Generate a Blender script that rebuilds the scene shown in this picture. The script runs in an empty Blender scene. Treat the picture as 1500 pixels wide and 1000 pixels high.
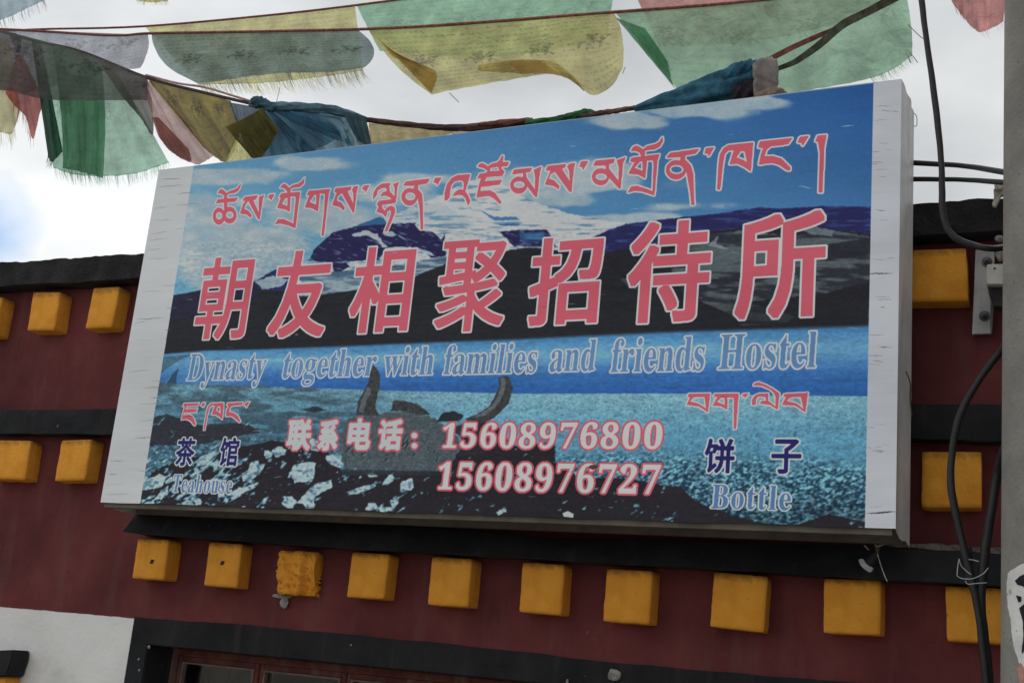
import bpy, bmesh, math, random
import numpy as np
from mathutils import Vector, Matrix

# ------------------------------------------------------------------ camera, sky, sun, exposure
scene = bpy.context.scene
CAM = np.array([1.295778, -4.150209, 2.069595])
PITCH, YAW, ROLL, FOC = 0.25207, 0.444119, 0.092393, 1822.315

def cam_axes():
    cy, sy, cp, sp, cr, sr = math.cos(YAW), math.sin(YAW), math.cos(PITCH), math.sin(PITCH), math.cos(ROLL), math.sin(ROLL)
    fw = np.array([-sy*cp, cy*cp, sp]); rt = np.array([cy, sy, 0.0]); up = np.cross(rt, fw)
    return cr*rt + sr*up, -sr*rt + cr*up, fw
RX, UX, FX = cam_axes()
cd = bpy.data.cameras.new('camera'); cam = bpy.data.objects.new('camera', cd)
scene.collection.objects.link(cam); scene.camera = cam
cd.sensor_width = 36.0; cd.lens = 36.0*FOC/1500.0; cd.clip_start = 0.05; cd.clip_end = 2000.0
M = Matrix(((RX[0], UX[0], -FX[0], CAM[0]), (RX[1], UX[1], -FX[1], CAM[1]), (RX[2], UX[2], -FX[2], CAM[2]), (0, 0, 0, 1)))
cam.matrix_world = M

SUN_EL, SUN_AZ = math.radians(58), math.radians(25)      # sun high behind the building, veiled by cloud
world = bpy.data.worlds.new('World'); scene.world = world; world.use_nodes = True
nt = world.node_tree; nt.nodes.clear()
def N(t, kind, **kw):
    n = t.nodes.new(kind)
    for k, v in kw.items(): setattr(n, k, v)
    return n
wo = N(nt, 'ShaderNodeOutputWorld'); sky = N(nt, 'ShaderNodeTexSky', sky_type='NISHITA', sun_disc=False)
sky.sun_elevation = SUN_EL; sky.sun_rotation = SUN_AZ; sky.altitude = 500
bg1 = N(nt, 'ShaderNodeBackground'); bg1.inputs[1].default_value = 0.15
hs = N(nt, 'ShaderNodeHueSaturation'); hs.inputs['Saturation'].default_value = 1.0
nt.links.new(sky.outputs[0], hs.inputs['Color']); nt.links.new(hs.outputs[0], bg1.inputs[0])
bg2 = N(nt, 'ShaderNodeBackground'); bg2.inputs[1].default_value = 1.0
tc = N(nt, 'ShaderNodeTexCoord')
mp = N(nt, 'ShaderNodeMapping'); mp.inputs['Scale'].default_value = (1.0, 1.0, 2.0); mp.inputs['Location'].default_value = (0.3, 0.1, 0.4)
nz = N(nt, 'ShaderNodeTexNoise'); nz.inputs['Scale'].default_value = 2.6; nz.inputs['Detail'].default_value = 6; nz.inputs['Roughness'].default_value = 0.5
cr_ = N(nt, 'ShaderNodeValToRGB')
cr_.color_ramp.elements[0].position = 0.33; cr_.color_ramp.elements[0].color = (0.62, 0.645, 0.67, 1)
cr_.color_ramp.elements[1].position = 0.62; cr_.color_ramp.elements[1].color = (1.12, 1.14, 1.15, 1)
nt.links.new(tc.outputs['Generated'], mp.inputs[0]); nt.links.new(mp.outputs[0], nz.inputs['Vector'])
nt.links.new(nz.outputs[0], cr_.inputs[0]); nt.links.new(cr_.outputs[0], bg2.inputs[0])
# the cloud layer is brighter towards the left, as in the part of the sky in view
sx_ = N(nt, 'ShaderNodeSeparateXYZ'); gr_ = N(nt, 'ShaderNodeMath', operation='MULTIPLY_ADD'); gr_.inputs[1].default_value = -0.24; gr_.inputs[2].default_value = 0.63
nt.links.new(tc.outputs['Generated'], sx_.inputs[0]); nt.links.new(sx_.outputs['X'], gr_.inputs[0]); nt.links.new(gr_.outputs[0], bg2.inputs[1])
# thin gaps of blue between the clouds, low on the left of the roof line
gz = N(nt, 'ShaderNodeTexNoise'); gz.inputs['Scale'].default_value = 9; gz.inputs['Detail'].default_value = 5
nt.links.new(tc.outputs['Generated'], gz.inputs['Vector'])
gd = FX + RX*((-28-750)/FOC) - UX*((342-500)/FOC); gd = gd/np.linalg.norm(gd)
dist = N(nt, 'ShaderNodeVectorMath', operation='DISTANCE'); dist.inputs[1].default_value = tuple(gd)
nt.links.new(tc.outputs['Generated'], dist.inputs[0])
m1 = N(nt, 'ShaderNodeMath', operation='MULTIPLY_ADD'); m1.inputs[1].default_value = 0.16
nt.links.new(gz.outputs[0], m1.inputs[0]); nt.links.new(dist.outputs['Value'], m1.inputs[2])
mr = N(nt, 'ShaderNodeMapRange'); mr.inputs[1].default_value = 0.088; mr.inputs[2].default_value = 0.135; mr.inputs[3].default_value = 0.12; mr.inputs[4].default_value = 1.0
nt.links.new(m1.outputs[0], mr.inputs[0])
mx = N(nt, 'ShaderNodeMixShader')
nt.links.new(mr.outputs[0], mx.inputs[0]); nt.links.new(bg1.outputs[0], mx.inputs[1]); nt.links.new(bg2.outputs[0], mx.inputs[2])
nt.links.new(mx.outputs[0], wo.inputs[0])

sd = bpy.data.lights.new('sun', 'SUN'); sd.energy = 0.5; sd.angle = math.radians(12); sd.color = (1.0, 0.97, 0.92)
so = bpy.data.objects.new('sun', sd); scene.collection.objects.link(so)
sdir = Vector((math.sin(SUN_AZ)*math.cos(SUN_EL), math.cos(SUN_AZ)*math.cos(SUN_EL), math.sin(SUN_EL)))
so.rotation_euler = (-sdir).to_track_quat('-Z', 'Y').to_euler()
scene.view_settings.view_transform = 'Standard'; scene.view_settings.look = 'None'
scene.view_settings.exposure = 0.30; scene.view_settings.gamma = 1.0; scene.view_settings.use_curve_mapping = False
scene.cycles.transparent_max_bounces = 24

# ------------------------------------------------------------------ helpers
def at(u, v, y):
    """point on the vertical plane Y = y that lies on the line of sight through a measured photo point"""
    d = FX + RX*((u-750)/FOC) - UX*((v-500)/FOC)
    t = (y-CAM[1])/d[1]
    return CAM + t*d
def px2m(u, v, y):
    return float((at(u, v, y)-CAM) @ FX)/FOC

def link(o, parent=None):
    scene.collection.objects.link(o)
    if parent is not None: o.parent = parent
    return o
def tag(o, label=None, cat=None, group=None, kind=None):
    if label: o['label'] = label
    if cat: o['category'] = cat
    if group: o['group'] = group
    if kind: o['kind'] = kind
    return o
def empty(name, loc=(0, 0, 0)):
    o = bpy.data.objects.new(name, None); link(o); o.location = loc; o.empty_display_size = 0.1
    return o
def wloc(o):
    v = Vector((0, 0, 0))
    while o is not None: v += o.location; o = o.parent
    return v
def mesh_obj(name, verts, faces, mat, parent=None, uvs=None, smooth=False):
    me = bpy.data.meshes.new(name); me.from_pydata([tuple(map(float, v)) for v in verts], [], [tuple(f) for f in faces])
    if uvs is not None:
        ul = me.uv_layers.new(name='UVMap')
        li = np.zeros(len(me.loops), dtype=np.int32); me.loops.foreach_get('vertex_index', li)
        ul.data.foreach_set('uv', np.asarray(uvs, dtype=np.float32)[li].ravel())
    me.materials.append(mat)
    if smooth: me.polygons.foreach_set('use_smooth', [True]*len(me.polygons))
    me.update()
    o = bpy.data.objects.new(name, me); link(o)
    if parent is not None:
        o.parent = parent
        # meshes are written in world coordinates: bring them into the parent's space
        me.transform(Matrix.Translation(-wloc(parent)))
    return o
def bm_obj(name, bm, mat, parent=None, smooth=False):
    me = bpy.data.meshes.new(name); bm.normal_update(); bm.to_mesh(me); bm.free(); me.materials.append(mat)
    if smooth: me.polygons.foreach_set('use_smooth', [True]*len(me.polygons))
    o = bpy.data.objects.new(name, me); link(o)
    if parent is not None:
        o.parent = parent; me.transform(Matrix.Translation(-wloc(parent)))
    return o
def hsh(n):
    shp = np.shape(n); n = np.atleast_1d(np.asarray(n, dtype=np.uint32))
    n = (n ^ 61) ^ (n >> 16); n = n*np.uint32(9); n = n ^ (n >> 4); n = n*np.uint32(0x27d4eb2d); n = n ^ (n >> 15)
    return (n.astype(np.float64)/4294967295.0).reshape(shp)
def vnoise(x, y, seed=0):
    x = np.asarray(x, dtype=np.float32); y = np.asarray(y, dtype=np.float32)
    xi = np.floor(x); yi = np.floor(y); fx = x-xi; fy = y-yi
    fx = fx*fx*(3-2*fx); fy = fy*fy*(3-2*fy)
    xi = xi.astype(np.int64); yi = yi.astype(np.int64)
    def h(a, b): return hsh(((a*73856093) ^ (b*19349663) ^ (seed*83492791)) & 0xffffffff)
    return (h(xi, yi)*(1-fx)+h(xi+1, yi)*fx)*(1-fy)+(h(xi, yi+1)*(1-fx)+h(xi+1, yi+1)*fx)*fy
def fbm(x, y, seed=0, octv=4):
    s = 0; a = 0.5; tot = 0
    for k in range(octv):
        s = s+a*vnoise(np.asarray(x)*2**k+17*k, np.asarray(y)*2**k-9*k, seed+k); tot += a; a *= 0.5
    return s/tot
def lin(c): 
    c = np.asarray(c, dtype=np.float64)/255.0
    return np.where(c <= 0.04045, c/12.92, ((c+0.055)/1.055)**2.4)
def enc(c):
    c = np.clip(c, 0, 1)
    return np.where(c <= 0.0031308, c*12.92, 1.055*c**(1/2.4)-0.055)

# ------------------------------------------------------------------ materials
def mat_plaster(name, col, col2=None, scale=6.0, rough=0.9, bump=0.25, bscale=40.0, lo=0.4, hi=0.62, streak=None, spots=None, spot_col=(0.3, 0.28, 0.27), spec=0.3):
    m = bpy.data.materials.new(name); m.use_nodes = True; t = m.node_tree; b = t.nodes['Principled BSDF']
    b.inputs['Roughness'].default_value = rough; b.inputs['Specular IOR Level'].default_value = spec
    c = N(t, 'ShaderNodeTexCoord')
    n1 = N(t, 'ShaderNodeTexNoise'); n1.inputs['Scale'].default_value = scale; n1.inputs['Detail'].default_value = 8; n1.inputs['Roughness'].default_value = 0.65
    t.links.new(c.outputs['Object'], n1.inputs['Vector'])
    r = N(t, 'ShaderNodeValToRGB'); r.color_ramp.elements[0].position = lo; r.color_ramp.elements[1].position = hi
    r.color_ramp.elements[0].color = (*col, 1); r.color_ramp.elements[1].color = (*(col2 or [min(1, x*1.25) for x in col]), 1)
    t.links.new(n1.outputs[0], r.inputs[0]); out = r.outputs[0]
    if streak:
        mp = N(t, 'ShaderNodeMapping'); mp.inputs['Scale'].default_value = (14, 14, 1.1)
        t.links.new(c.outputs['Object'], mp.inputs[0])
        n3 = N(t, 'ShaderNodeTexNoise'); n3.inputs['Scale'].default_value = 1.0; n3.inputs['Detail'].default_value = 5
        t.links.new(mp.outputs[0], n3.inputs['Vector'])
        r3 = N(t, 'ShaderNodeMapRange'); r3.inputs[1].default_value = 0.55; r3.inputs[2].default_value = 0.8; r3.inputs[4].default_value = streak[1]
        t.links.new(n3.outputs[0], r3.inputs[0])
        mxx = N(t, 'ShaderNodeMixRGB'); mxx.inputs[2].default_value = (*streak[0], 1)
        t.links.new(r3.outputs[0], mxx.inputs[0]); t.links.new(out, mxx.inputs[1]); out = mxx.outputs[0]
    if spots:
        n4 = N(t, 'ShaderNodeTexNoise'); n4.inputs['Scale'].default_value = spots[0]; n4.inputs['Detail'].default_value = 3
        t.links.new(c.outputs['Object'], n4.inputs['Vector'])
        r4 = N(t, 'ShaderNodeMapRange'); r4.inputs[1].default_value = spots[1]; r4.inputs[2].default_value = spots[1]+0.03; r4.inputs[4].default_value = 0.8
        t.links.new(n4.outputs[0], r4.inputs[0])
        mxx = N(t, 'ShaderNodeMixRGB'); mxx.inputs[2].default_value = (*spot_col, 1)
        t.links.new(r4.outputs[0], mxx.inputs[0]); t.links.new(out, mxx.inputs[1]); out = mxx.outputs[0]
    t.links.new(out, b.inputs['Base Color'])
    n2 = N(t, 'ShaderNodeTexNoise'); n2.inputs['Scale'].default_value = bscale; n2.inputs['Detail'].default_value = 6
    t.links.new(c.outputs['Object'], n2.inputs['Vector'])
    bp = N(t, 'ShaderNodeBump'); bp.inputs['Strength'].default_value = bump; bp.inputs['Distance'].default_value = 0.01
    t.links.new(n2.outputs[0], bp.inputs['Height']); t.links.new(bp.outputs[0], b.inputs['Normal'])
    return m
def mat_simple(name, col, rough=0.6, metal=0.0, spec=0.4, var=0.25, scale=30, bump=0.1):
    m = mat_plaster(name, [x*(1-var) for x in col], [min(1, x*(1+var)) for x in col], scale=scale, rough=rough, bump=bump, bscale=scale*3, spec=spec)
    m.node_tree.nodes['Principled BSDF'].inputs['Metallic'].default_value = metal
    return m

# ------------------------------------------------------------------ the printed face of the sign, painted texel by texel
SW, SH, SDEP = 3.081854, 1.429403, 0.248
TW, TH = 2400, 1113
ILL = 0.48                                   # light that falls on the sign in the photo: colours are divided by it to get the ink's own colour
CORN = [(233, 249), (1320, 116), (1312, 774), (147, 735)]      # top-left, top-right, bottom-right, bottom-left of the face
def homog(src, dst):
    A = []; b = []
    for (x, y), (X, Y) in zip(src, dst):
        A.append([x, y, 1, 0, 0, 0, -X*x, -X*y]); b.append(X)
        A.append([0, 0, 0, x, y, 1, -Y*x, -Y*y]); b.append(Y)
    h = np.linalg.solve(np.array(A, float), np.array(b, float))
    return np.append(h, 1).reshape(3, 3)
H = homog(CORN, [(0, 0), (TW, 0), (TW, TH), (0, TH)]); HI = np.linalg.inv(H)
def T(p):
    p = np.asarray(p, float).reshape(-1, 2); q = np.c_[p, np.ones(len(p))] @ H.T
    return q[:, :2]/q[:, 2:]
jj, ii = np.mgrid[0:TH, 0:TW]
den = HI[2, 0]*ii+HI[2, 1]*jj+HI[2, 2]
PU = ((HI[0, 0]*ii+HI[0, 1]*jj+HI[0, 2])/den).astype(np.float32); PV = ((HI[1, 0]*ii+HI[1, 1]*jj+HI[1, 2])/den).astype(np.float32)
ART = np.zeros((TH, TW, 3), np.float32)

def raster(polys, tex=True):
    """even-odd polygon fill; returns (slice, mask)"""
    P = [T(p) if tex else np.asarray(p, float) for p in polys]
    al = np.vstack(P); x0 = max(0, int(al[:, 0].min())-2); x1 = min(TW, int(al[:, 0].max())+3); y0 = max(0, int(al[:, 1].min())-2); y1 = min(TH, int(al[:, 1].max())+3)
    if x1 <= x0 or y1 <= y0: return (slice(0, 1), slice(0, 1)), np.zeros((1, 1), bool)
    m = np.zeros((y1-y0, x1-x0), bool); xs = np.arange(x0, x1)+0.5
    for p in P:
        mm = np.zeros_like(m); n = len(p)
        for r in range(y1-y0):
            y = y0+r+0.5; a = p; b = np.roll(p, -1, 0)
            c = ((a[:, 1] > y) != (b[:, 1] > y))
            if not c.any(): continue
            X = np.sort(a[c, 0]+(y-a[c, 1])*(b[c, 0]-a[c, 0])/(b[c, 1]-a[c, 1]))
            mm[r] = (np.searchsorted(X, xs) % 2) == 1
        m |= mm
    return (slice(y0, y1), slice(x0, x1)), m
def dil(m, r):
    """dilate a boolean mask by a disc"""
    out = np.zeros_like(m); R = int(math.ceil(r)); h, w = m.shape
    for dy in range(-R, R+1):
        k = r*r-dy*dy
        if k < 0: continue
        hw = int(math.sqrt(k)+0.3)
        src = m[max(0, -dy):h-max(0, dy)]
        c = np.zeros((src.shape[0], w+1), np.int32); c[:, 1:] = np.cumsum(src, 1)
        lo = np.clip(np.arange(w)-hw, 0, w); hi = np.clip(np.arange(w)+hw+1, 0, w)
        out[max(0, dy):h-max(0, -dy)] |= (c[:, hi]-c[:, lo]) > 0
    return out
def boxdil(sl, m, kx, ky):
    # thicken strokes with a rectangular pen, which keeps stroke ends square
    mm = np.pad(m, ((ky+1, ky+1), (kx+1, kx+1))); o = mm.copy()
    for k in range(1, kx+1): o[:, k:] |= mm[:, :-k]; o[:, :-k] |= mm[:, k:]
    o2_ = o.copy()
    for k in range(1, ky+1): o2_[k:] |= o[:-k]; o2_[:-k] |= o[k:]
    return (slice(sl[0].start-ky-1, sl[0].stop+ky+1), slice(sl[1].start-kx-1, sl[1].stop+kx+1)), o2_
def paint(sl, m, col, a=1.0):
    A = ART[sl]; k = (m*a)[..., None] if np.ndim(m) == 2 else m
    ART[sl] = A*(1-k)+np.asarray(col, np.float32)*k
def poly(pts, col, a=1.0, off=(0, 0), s=1.0, rag=0.0, seed=1):
    p = [(off[0]+x/s, off[1]+y/s) for x, y in pts]
    if rag:
        q = []; rs = random.Random(seed)
        for i in range(len(p)):
            A_, B_ = p[i], p[(i+1) % len(p)]; n = max(1, int(math.hypot(B_[0]-A_[0], B_[1]-A_[1])/4))
            for k in range(n):
                f = k/n; q.append((A_[0]+(B_[0]-A_[0])*f+rs.uniform(-rag, rag), A_[1]+(B_[1]-A_[1])*f+rs.uniform(-rag, rag)*0.7))
        p = q
    sl, m = raster([p])
    if callable(col): paint(sl, m.astype(np.float32)*a, col(sl))
    else: paint(sl, m.astype(np.float32)*a, col)
ALL = (slice(0, TH), slice(0, TW))
def mixc(c1, c2, k):
    k = np.clip(k, 0, 1)[..., None]
    return (np.asarray(c1, np.float32)*(1-k)+np.asarray(c2, np.float32)*k).astype(np.float32)
def ss(a, b, x): 
    t_ = np.clip((x-a)/(b-a), 0, 1); return t_*t_*(3-2*t_)

# sky
ART[:] = mixc((100, 152, 180), (34, 80, 142), (PU-300)/1000*0.62+(300-PV)/250*0.45)
n1 = fbm(PU/60, PV/22, 3, 5)
CL = np.zeros_like(PU)
for cx, cy, rx, ry, dn in [(330, 258, 105, 14, .9), (450, 240, 60, 12, .9), (345, 372, 125, 62, 1.1), (300, 320, 80, 35, 1), (470, 318, 130, 32, 1.0), (420, 298, 140, 14, .8), (560, 283, 90, 26, .9),
                           (620, 262, 110, 14, .6), (790, 258, 90, 22, .95), (880, 262, 90, 30, .9), (830, 290, 70, 18, .7), (960, 268, 50, 12, .5), (1010, 302, 90, 10, .6), (930, 322, 120, 12, .9), (1010, 162, 90, 15, 1.1), (930, 176, 60, 14, 1.1), (1095, 148, 60, 14, 1.0), (750, 268, 60, 30, .7), (640, 292, 50, 20, .7)]:
    CL = np.maximum(CL, dn*np.exp(-(((PU-cx)/rx)**2+((PV-cy)/ry)**2)*1.1))
cm = ss(0.28, 0.62, CL+(n1-0.5)*1.1)*np.clip(CL*2.2, 0, 1)
ART[:] = ART*(1-cm[..., None]*0.92)+mixc((130, 156, 172), (178, 182, 182), fbm(PU/25, PV/14, 9, 4)*1.2-0.1)*cm[..., None]*0.92
ART[:] = ART*(0.985+0.03*vnoise(PU/1.6, PV/1.6, 5)[..., None])

# snow mountain
stk = fbm(PU/26, PV/3.2, 21, 4); stk2 = fbm((PU+PV*1.5)/14, (PV-PU*0.35)/3.0, 25, 4)
snow = lambda sl: mixc((178, 182, 184), (86, 128, 158), ss(0.56, 0.74, stk[sl])*0.9)
poly([(470, 372), (520, 342), (558, 322), (600, 305), (640, 288), (660, 278), (688, 264), (702, 262), (738, 270), (770, 290), (830, 312), (900, 325), (945, 327), (910, 337), (868, 352), (800, 404), (600, 436), (400, 432), (380, 408), (450, 398)], snow, rag=1.2)
poly([(470, 300), (560, 290), (650, 300), (700, 330), (640, 330), (560, 326)], (130, 160, 178), 0.25, rag=2)
o1 = (440, 260); s1 = 4.1667
navy = lambda sl: mixc(mixc((40, 36, 84), (30, 32, 66), stk2[sl]*1.6-0.3), (96, 108, 150), ss(.60, .74, stk2[sl])*.8)
poly([(300, 310), (480, 240), (510, 250), (540, 290), (480, 300), (380, 300)], (52, 96, 140), off=o1, s=s1, rag=.8)
poly([(50, 505), (90, 430), (200, 335), (330, 300), (430, 290), (530, 285), (700, 275), (760, 310), (880, 345), (890, 480), (800, 492), (730, 430), (600, 420), (520, 430), (480, 500), (200, 518)], navy, off=o1, s=s1, rag=1.0)
poly([(315, 345), (400, 322), (470, 345), (500, 390), (540, 425), (500, 430), (470, 385), (400, 352), (330, 362)], (160, 168, 176), off=o1, s=s1, rag=1.2)
poly([(500, 335), (560, 325), (585, 350), (560, 365), (520, 350)], (150, 162, 175), off=o1, s=s1, rag=1.2)
poly([(590, 345), (660, 385), (620, 375)], (130, 150, 175), off=o1, s=s1, rag=.8)
poly([(700, 280), (870, 265), (880, 360), (860, 380), (800, 330), (720, 320)], snow, off=o1, s=s1, rag=1.5)
poly([(690, 420), (780, 450), (830, 480), (880, 490), (760, 470)], (150, 165, 178), off=o1, s=s1, rag=1.0)
poly([(180, 378), (215, 370), (255, 374), (215, 375)], (130, 110, 140), off=o1, s=s1)
poly([(1100, 200), (1180, 240), (1320, 240), (1340, 260), (1250, 262), (1180, 262)], (70, 112, 158), off=o1, s=s1, rag=1.2)
poly([(1190, 285), (1350, 280), (1330, 292), (1240, 296)], (60, 96, 150), off=o1, s=s1, rag=1.0)
poly([(1215, 330), (1330, 322), (1505, 318), (1560, 420), (1300, 420), (1255, 370)], navy, off=o1, s=s1, rag=1.2)
poly([(1330, 340), (1480, 325), (1500, 380), (1400, 400), (1340, 390)], lambda sl: mixc((60, 110, 150), (40, 44, 90), stk[sl]*2-0.6), off=o1, s=s1, rag=1.5)
poly([(0, 600), (200, 575), (420, 560), (900, 480), (900, 560), (720, 590), (330, 700), (150, 715), (0, 720)], lambda sl: mixc((140, 158, 168), (70, 96, 120), ss(0.35, 0.65, stk[sl])), off=o1, s=s1, rag=1.2)
poly([(200, 520), (280, 520), (300, 545), (240, 575), (200, 570)], navy, off=o1, s=s1, rag=1)

# right hand hills and grey land
poly([(760, 392), (830, 365), (889, 338), (916, 328), (991, 319), (1052, 313), (1080, 308), (1113, 304), (1140, 306), (1205, 302), (1275, 303), (1275, 420), (760, 420)], lambda sl: mixc((38, 38, 86), (58, 78, 132), ss(0.5, 0.75, stk[sl])*0.8), rag=.8)
o2 = (780, 270); s2 = 2.941
land = lambda sl: mixc((84, 94, 99), (44, 48, 58), ss(0.42, 0.62, fbm((PU[sl]+PV[sl]*.3)/45, (PV[sl]-PU[sl]*0.06)/7, 33, 5)))
poly([(0, 330), (330, 290), (560, 250), (750, 205), (900, 190), (1150, 180), (1455, 215), (1455, 450), (1440, 640), (0, 660)], lambda sl: mixc((38, 38, 48), (33, 34, 38), stk[sl]), off=o2, s=s2, rag=1)
poly([(560, 300), (740, 215), (900, 200), (1100, 220), (1300, 200), (1455, 225), (1455, 420), (1250, 470), (1000, 500), (760, 520), (650, 470)], land, off=o2, s=s2, rag=1.5)
poly([(340, 420), (420, 400), (560, 430), (480, 455), (360, 445)], (72, 82, 88), .7, off=o2, s=s2, rag=1.5)
poly([(700, 450), (850, 480), (960, 520), (1130, 570), (1080, 600), (900, 610), (850, 560), (720, 500)], land, .8, off=o2, s=s2, rag=1.5)
poly([(1180, 270), (1455, 232), (1455, 300), (1250, 330), (1170, 310)], (38, 40, 52), .85, off=o2, s=s2, rag=1)
poly([(760, 415), (950, 370), (1200, 350), (1180, 385), (900, 420)], (40, 42, 50), .7, off=o2, s=s2, rag=1.5)
poly([(1150, 195), (1220, 182), (1300, 200), (1290, 225), (1200, 215)], (112, 124, 130), .8, off=o2, s=s2, rag=1.5)
poly([(755, 262), (800, 222), (790, 255), (850, 282), (800, 275)], (130, 142, 150), .7, off=o2, s=s2, rag=1.0)
# dark foreground slope
dark = lambda sl: mixc((40, 42, 48), (33, 34, 40), stk[sl]*1.5-.2)
poly([(225, 445), (253, 432), (272, 430), (293, 425), (340, 418), (379, 411), (440, 434), (476, 431), (519, 425), (560, 414), (608, 404), (651, 387), (700, 378), (747, 366), (776, 362), (870, 372), (940, 440), (940, 520), (225, 560)], dark, rag=.8)
poly([(225, 470), (900, 455), (1280, 455), (1280, 505), (225, 560)], (37, 39, 44), .55, rag=1)
poly([(253, 432), (293, 425), (340, 418), (379, 411), (380, 440), (250, 470)], (40, 38, 74), .55)
poly([(376, 411), (404, 394), (428, 400), (440, 425), (400, 426), (378, 424)], (42, 44, 92), rag=1)
poly([(374, 412), (400, 404), (424, 410), (412, 420), (384, 424)], (140, 158, 170), rag=1.5)
# lake
lk_t = np.interp(PU, [200, 300, 378, 552, 760, 980, 1280], [522, 514, 512.5, 506, 498, 488, 479]); lk_b = np.interp(PU, [200, 255, 300, 378, 552, 760, 980, 1280], [556, 562, 563, 565, 571, 576, 576, 580])
f = (PV-lk_t)/(lk_b-lk_t)
lake = mixc((74, 130, 176), (104, 158, 196), ss(0, .3, f)); lake = lake*(1-ss(.25, .75, f)[..., None])+np.float32((54, 106, 168))*ss(.25, .75, f)[..., None]
lake = lake*(1-ss(.7, 1, f)[..., None]*0.5)+np.float32((38, 86, 154))*ss(.7, 1, f)[..., None]*0.5
k = np.exp(-((PU-300)/80)**2)*0.5; lake = lake*(1-k[..., None])+np.float32((100, 156, 192))*k[..., None]
lake = lake*(0.94+0.12*fbm(PU/90, PV/3, 41, 3)[..., None])
m = (ss(-0.06, 0.02, f)*(f < 1)).astype(np.float32)[..., None]; ART[:] = ART*(1-m)+lake*m
for p, c in [([(225, 560), (243, 540), (262, 528), (285, 518), (225, 524)], (70, 106, 124)), ([(226, 580), (248, 552), (264, 536), (256, 552), (250, 580)], (92, 150, 178)), ([(236, 575), (252, 548), (262, 538), (258, 556), (262, 575)], (38, 76, 104))]:
    poly(p, c, .9, rag=.6)
# beach, rocks, gravel
b = (f >= 1).astype(np.float32)[..., None]
dn = PV-lk_b
sp = fbm(PU/2.6, PV/1.6, 51, 3); sp2 = fbm(PU/14, PV/4, 55, 4)
beach = mixc((122, 166, 184), (92, 148, 176), dn/60)
beach = beach*(0.9+0.22*sp2[..., None])
beach = beach*(1-ss(.62, .80, sp)[..., None]*0.28)
lf = 1-ss(440, 700, PU+dn*0.3)
beach = beach*(1-lf[..., None]*0.34)+np.float32((70, 108, 124))*lf[..., None]*0.34
dr = ss(0.46, 0.72, fbm(PU/34, PV/6, 61, 4)+lf*0.06+np.clip(dn-30, 0, 60)/260*lf)
beach = beach*(1-dr[..., None]*0.48*lf[..., None])+np.float32((40, 46, 54))*dr[..., None]*0.48*lf[..., None]
gr = ss(-14, 26, dn-np.interp(PU, [200, 500, 800, 1000, 1280], [70, 70, 92, 84, 96])+(sp2-.5)*40)
gravel = mixc((32, 62, 82), (124, 180, 202), ss(.34, .70, fbm(PU/4.0+PV/7, PV/2.6, 71, 4))); gravel = gravel*(0.75+0.5*vnoise(PU/3, PV/2, 73)[..., None])
gravel = gravel*(1-ss(120, 175, dn)[..., None]*0.25)
beach = beach*(1-gr[..., None]*(1-lf[..., None]*.5))+gravel*gr[..., None]*(1-lf[..., None]*.5)
ART[:] = ART*(1-b)+beach*b
poly([(215, 640), (222, 612), (245, 606), (268, 615), (290, 622), (330, 620), (360, 618), (380, 632), (300, 650), (215, 652)], (46, 46, 54), .9, rag=2)
poly([(440, 600), (462, 595), (480, 600), (462, 604)], (48, 58, 66), rag=.8)
fgr = lambda sl: mixc((43, 40, 46), (37, 35, 42), fbm(PU[sl]/30, PV[sl]/10, 81, 3))
poly([(190, 760), (205, 705), (225, 690), (260, 672), (300, 668), (350, 655), (400, 645), (430, 650), (480, 660), (500, 690), (640, 690), (668, 655), (700, 615), (728, 622), (738, 640), (760, 655), (812, 645), (814, 678), (850, 700), (892, 699), (930, 702), (970, 710), (998, 713), (1018, 733), (1069, 754), (1120, 766), (1160, 772), (1180, 764), (1215, 752), (1275, 766), (1275, 790), (190, 790)], fgr, rag=1.0)
# scattered stones bottom left
rs = random.Random(5)
def stone(cx, cy, rx, ry, ang, col, sd, a=1.0):
    r_ = random.Random(sd); pts = []
    for k in range(14):
        th = k/14*2*math.pi; rr = r_.uniform(0.62, 1.12); x = math.cos(th)*rx*rr; y = math.sin(th)*ry*rr
        pts.append((cx+x*math.cos(ang)+y*math.sin(ang), cy-x*math.sin(ang)+y*math.cos(ang)))
    lum = lambda sl: mixc(col, (46, 84, 104), ss(.50, .85, fbm(PU[sl]/6+sd, PV[sl]/4.2, 91, 2))*.75)
    poly(pts, lum, a, rag=1.0, seed=sd)
ang_ = .55; ru = (PU*math.cos(ang_)-PV*math.sin(ang_)); rv = (PU*math.sin(ang_)+PV*math.cos(ang_))
rk = fbm(ru/17, rv/6.5, 501, 5)+.35*(vnoise(ru/5, rv/2.4, 507)-.5)
dens = np.clip((560-PU)/330, 0, 1)*ss(628, 690, PV)*(1-ss(560, 600, PU)); thr = .76-.29*dens
wm = ss(0, .018, rk-thr)*(PV > lk_b+45); lum_ = mixc((66, 112, 134), (158, 186, 196), ss(.02, .16, rk-thr)); lum_ = lum_*(.70+.45*fbm(ru/4, rv/2.2, 511, 3)[..., None])
ART[:] = ART*(1-wm[..., None])+lum_*wm[..., None]
del rk, dens, thr, wm, lum_
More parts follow.
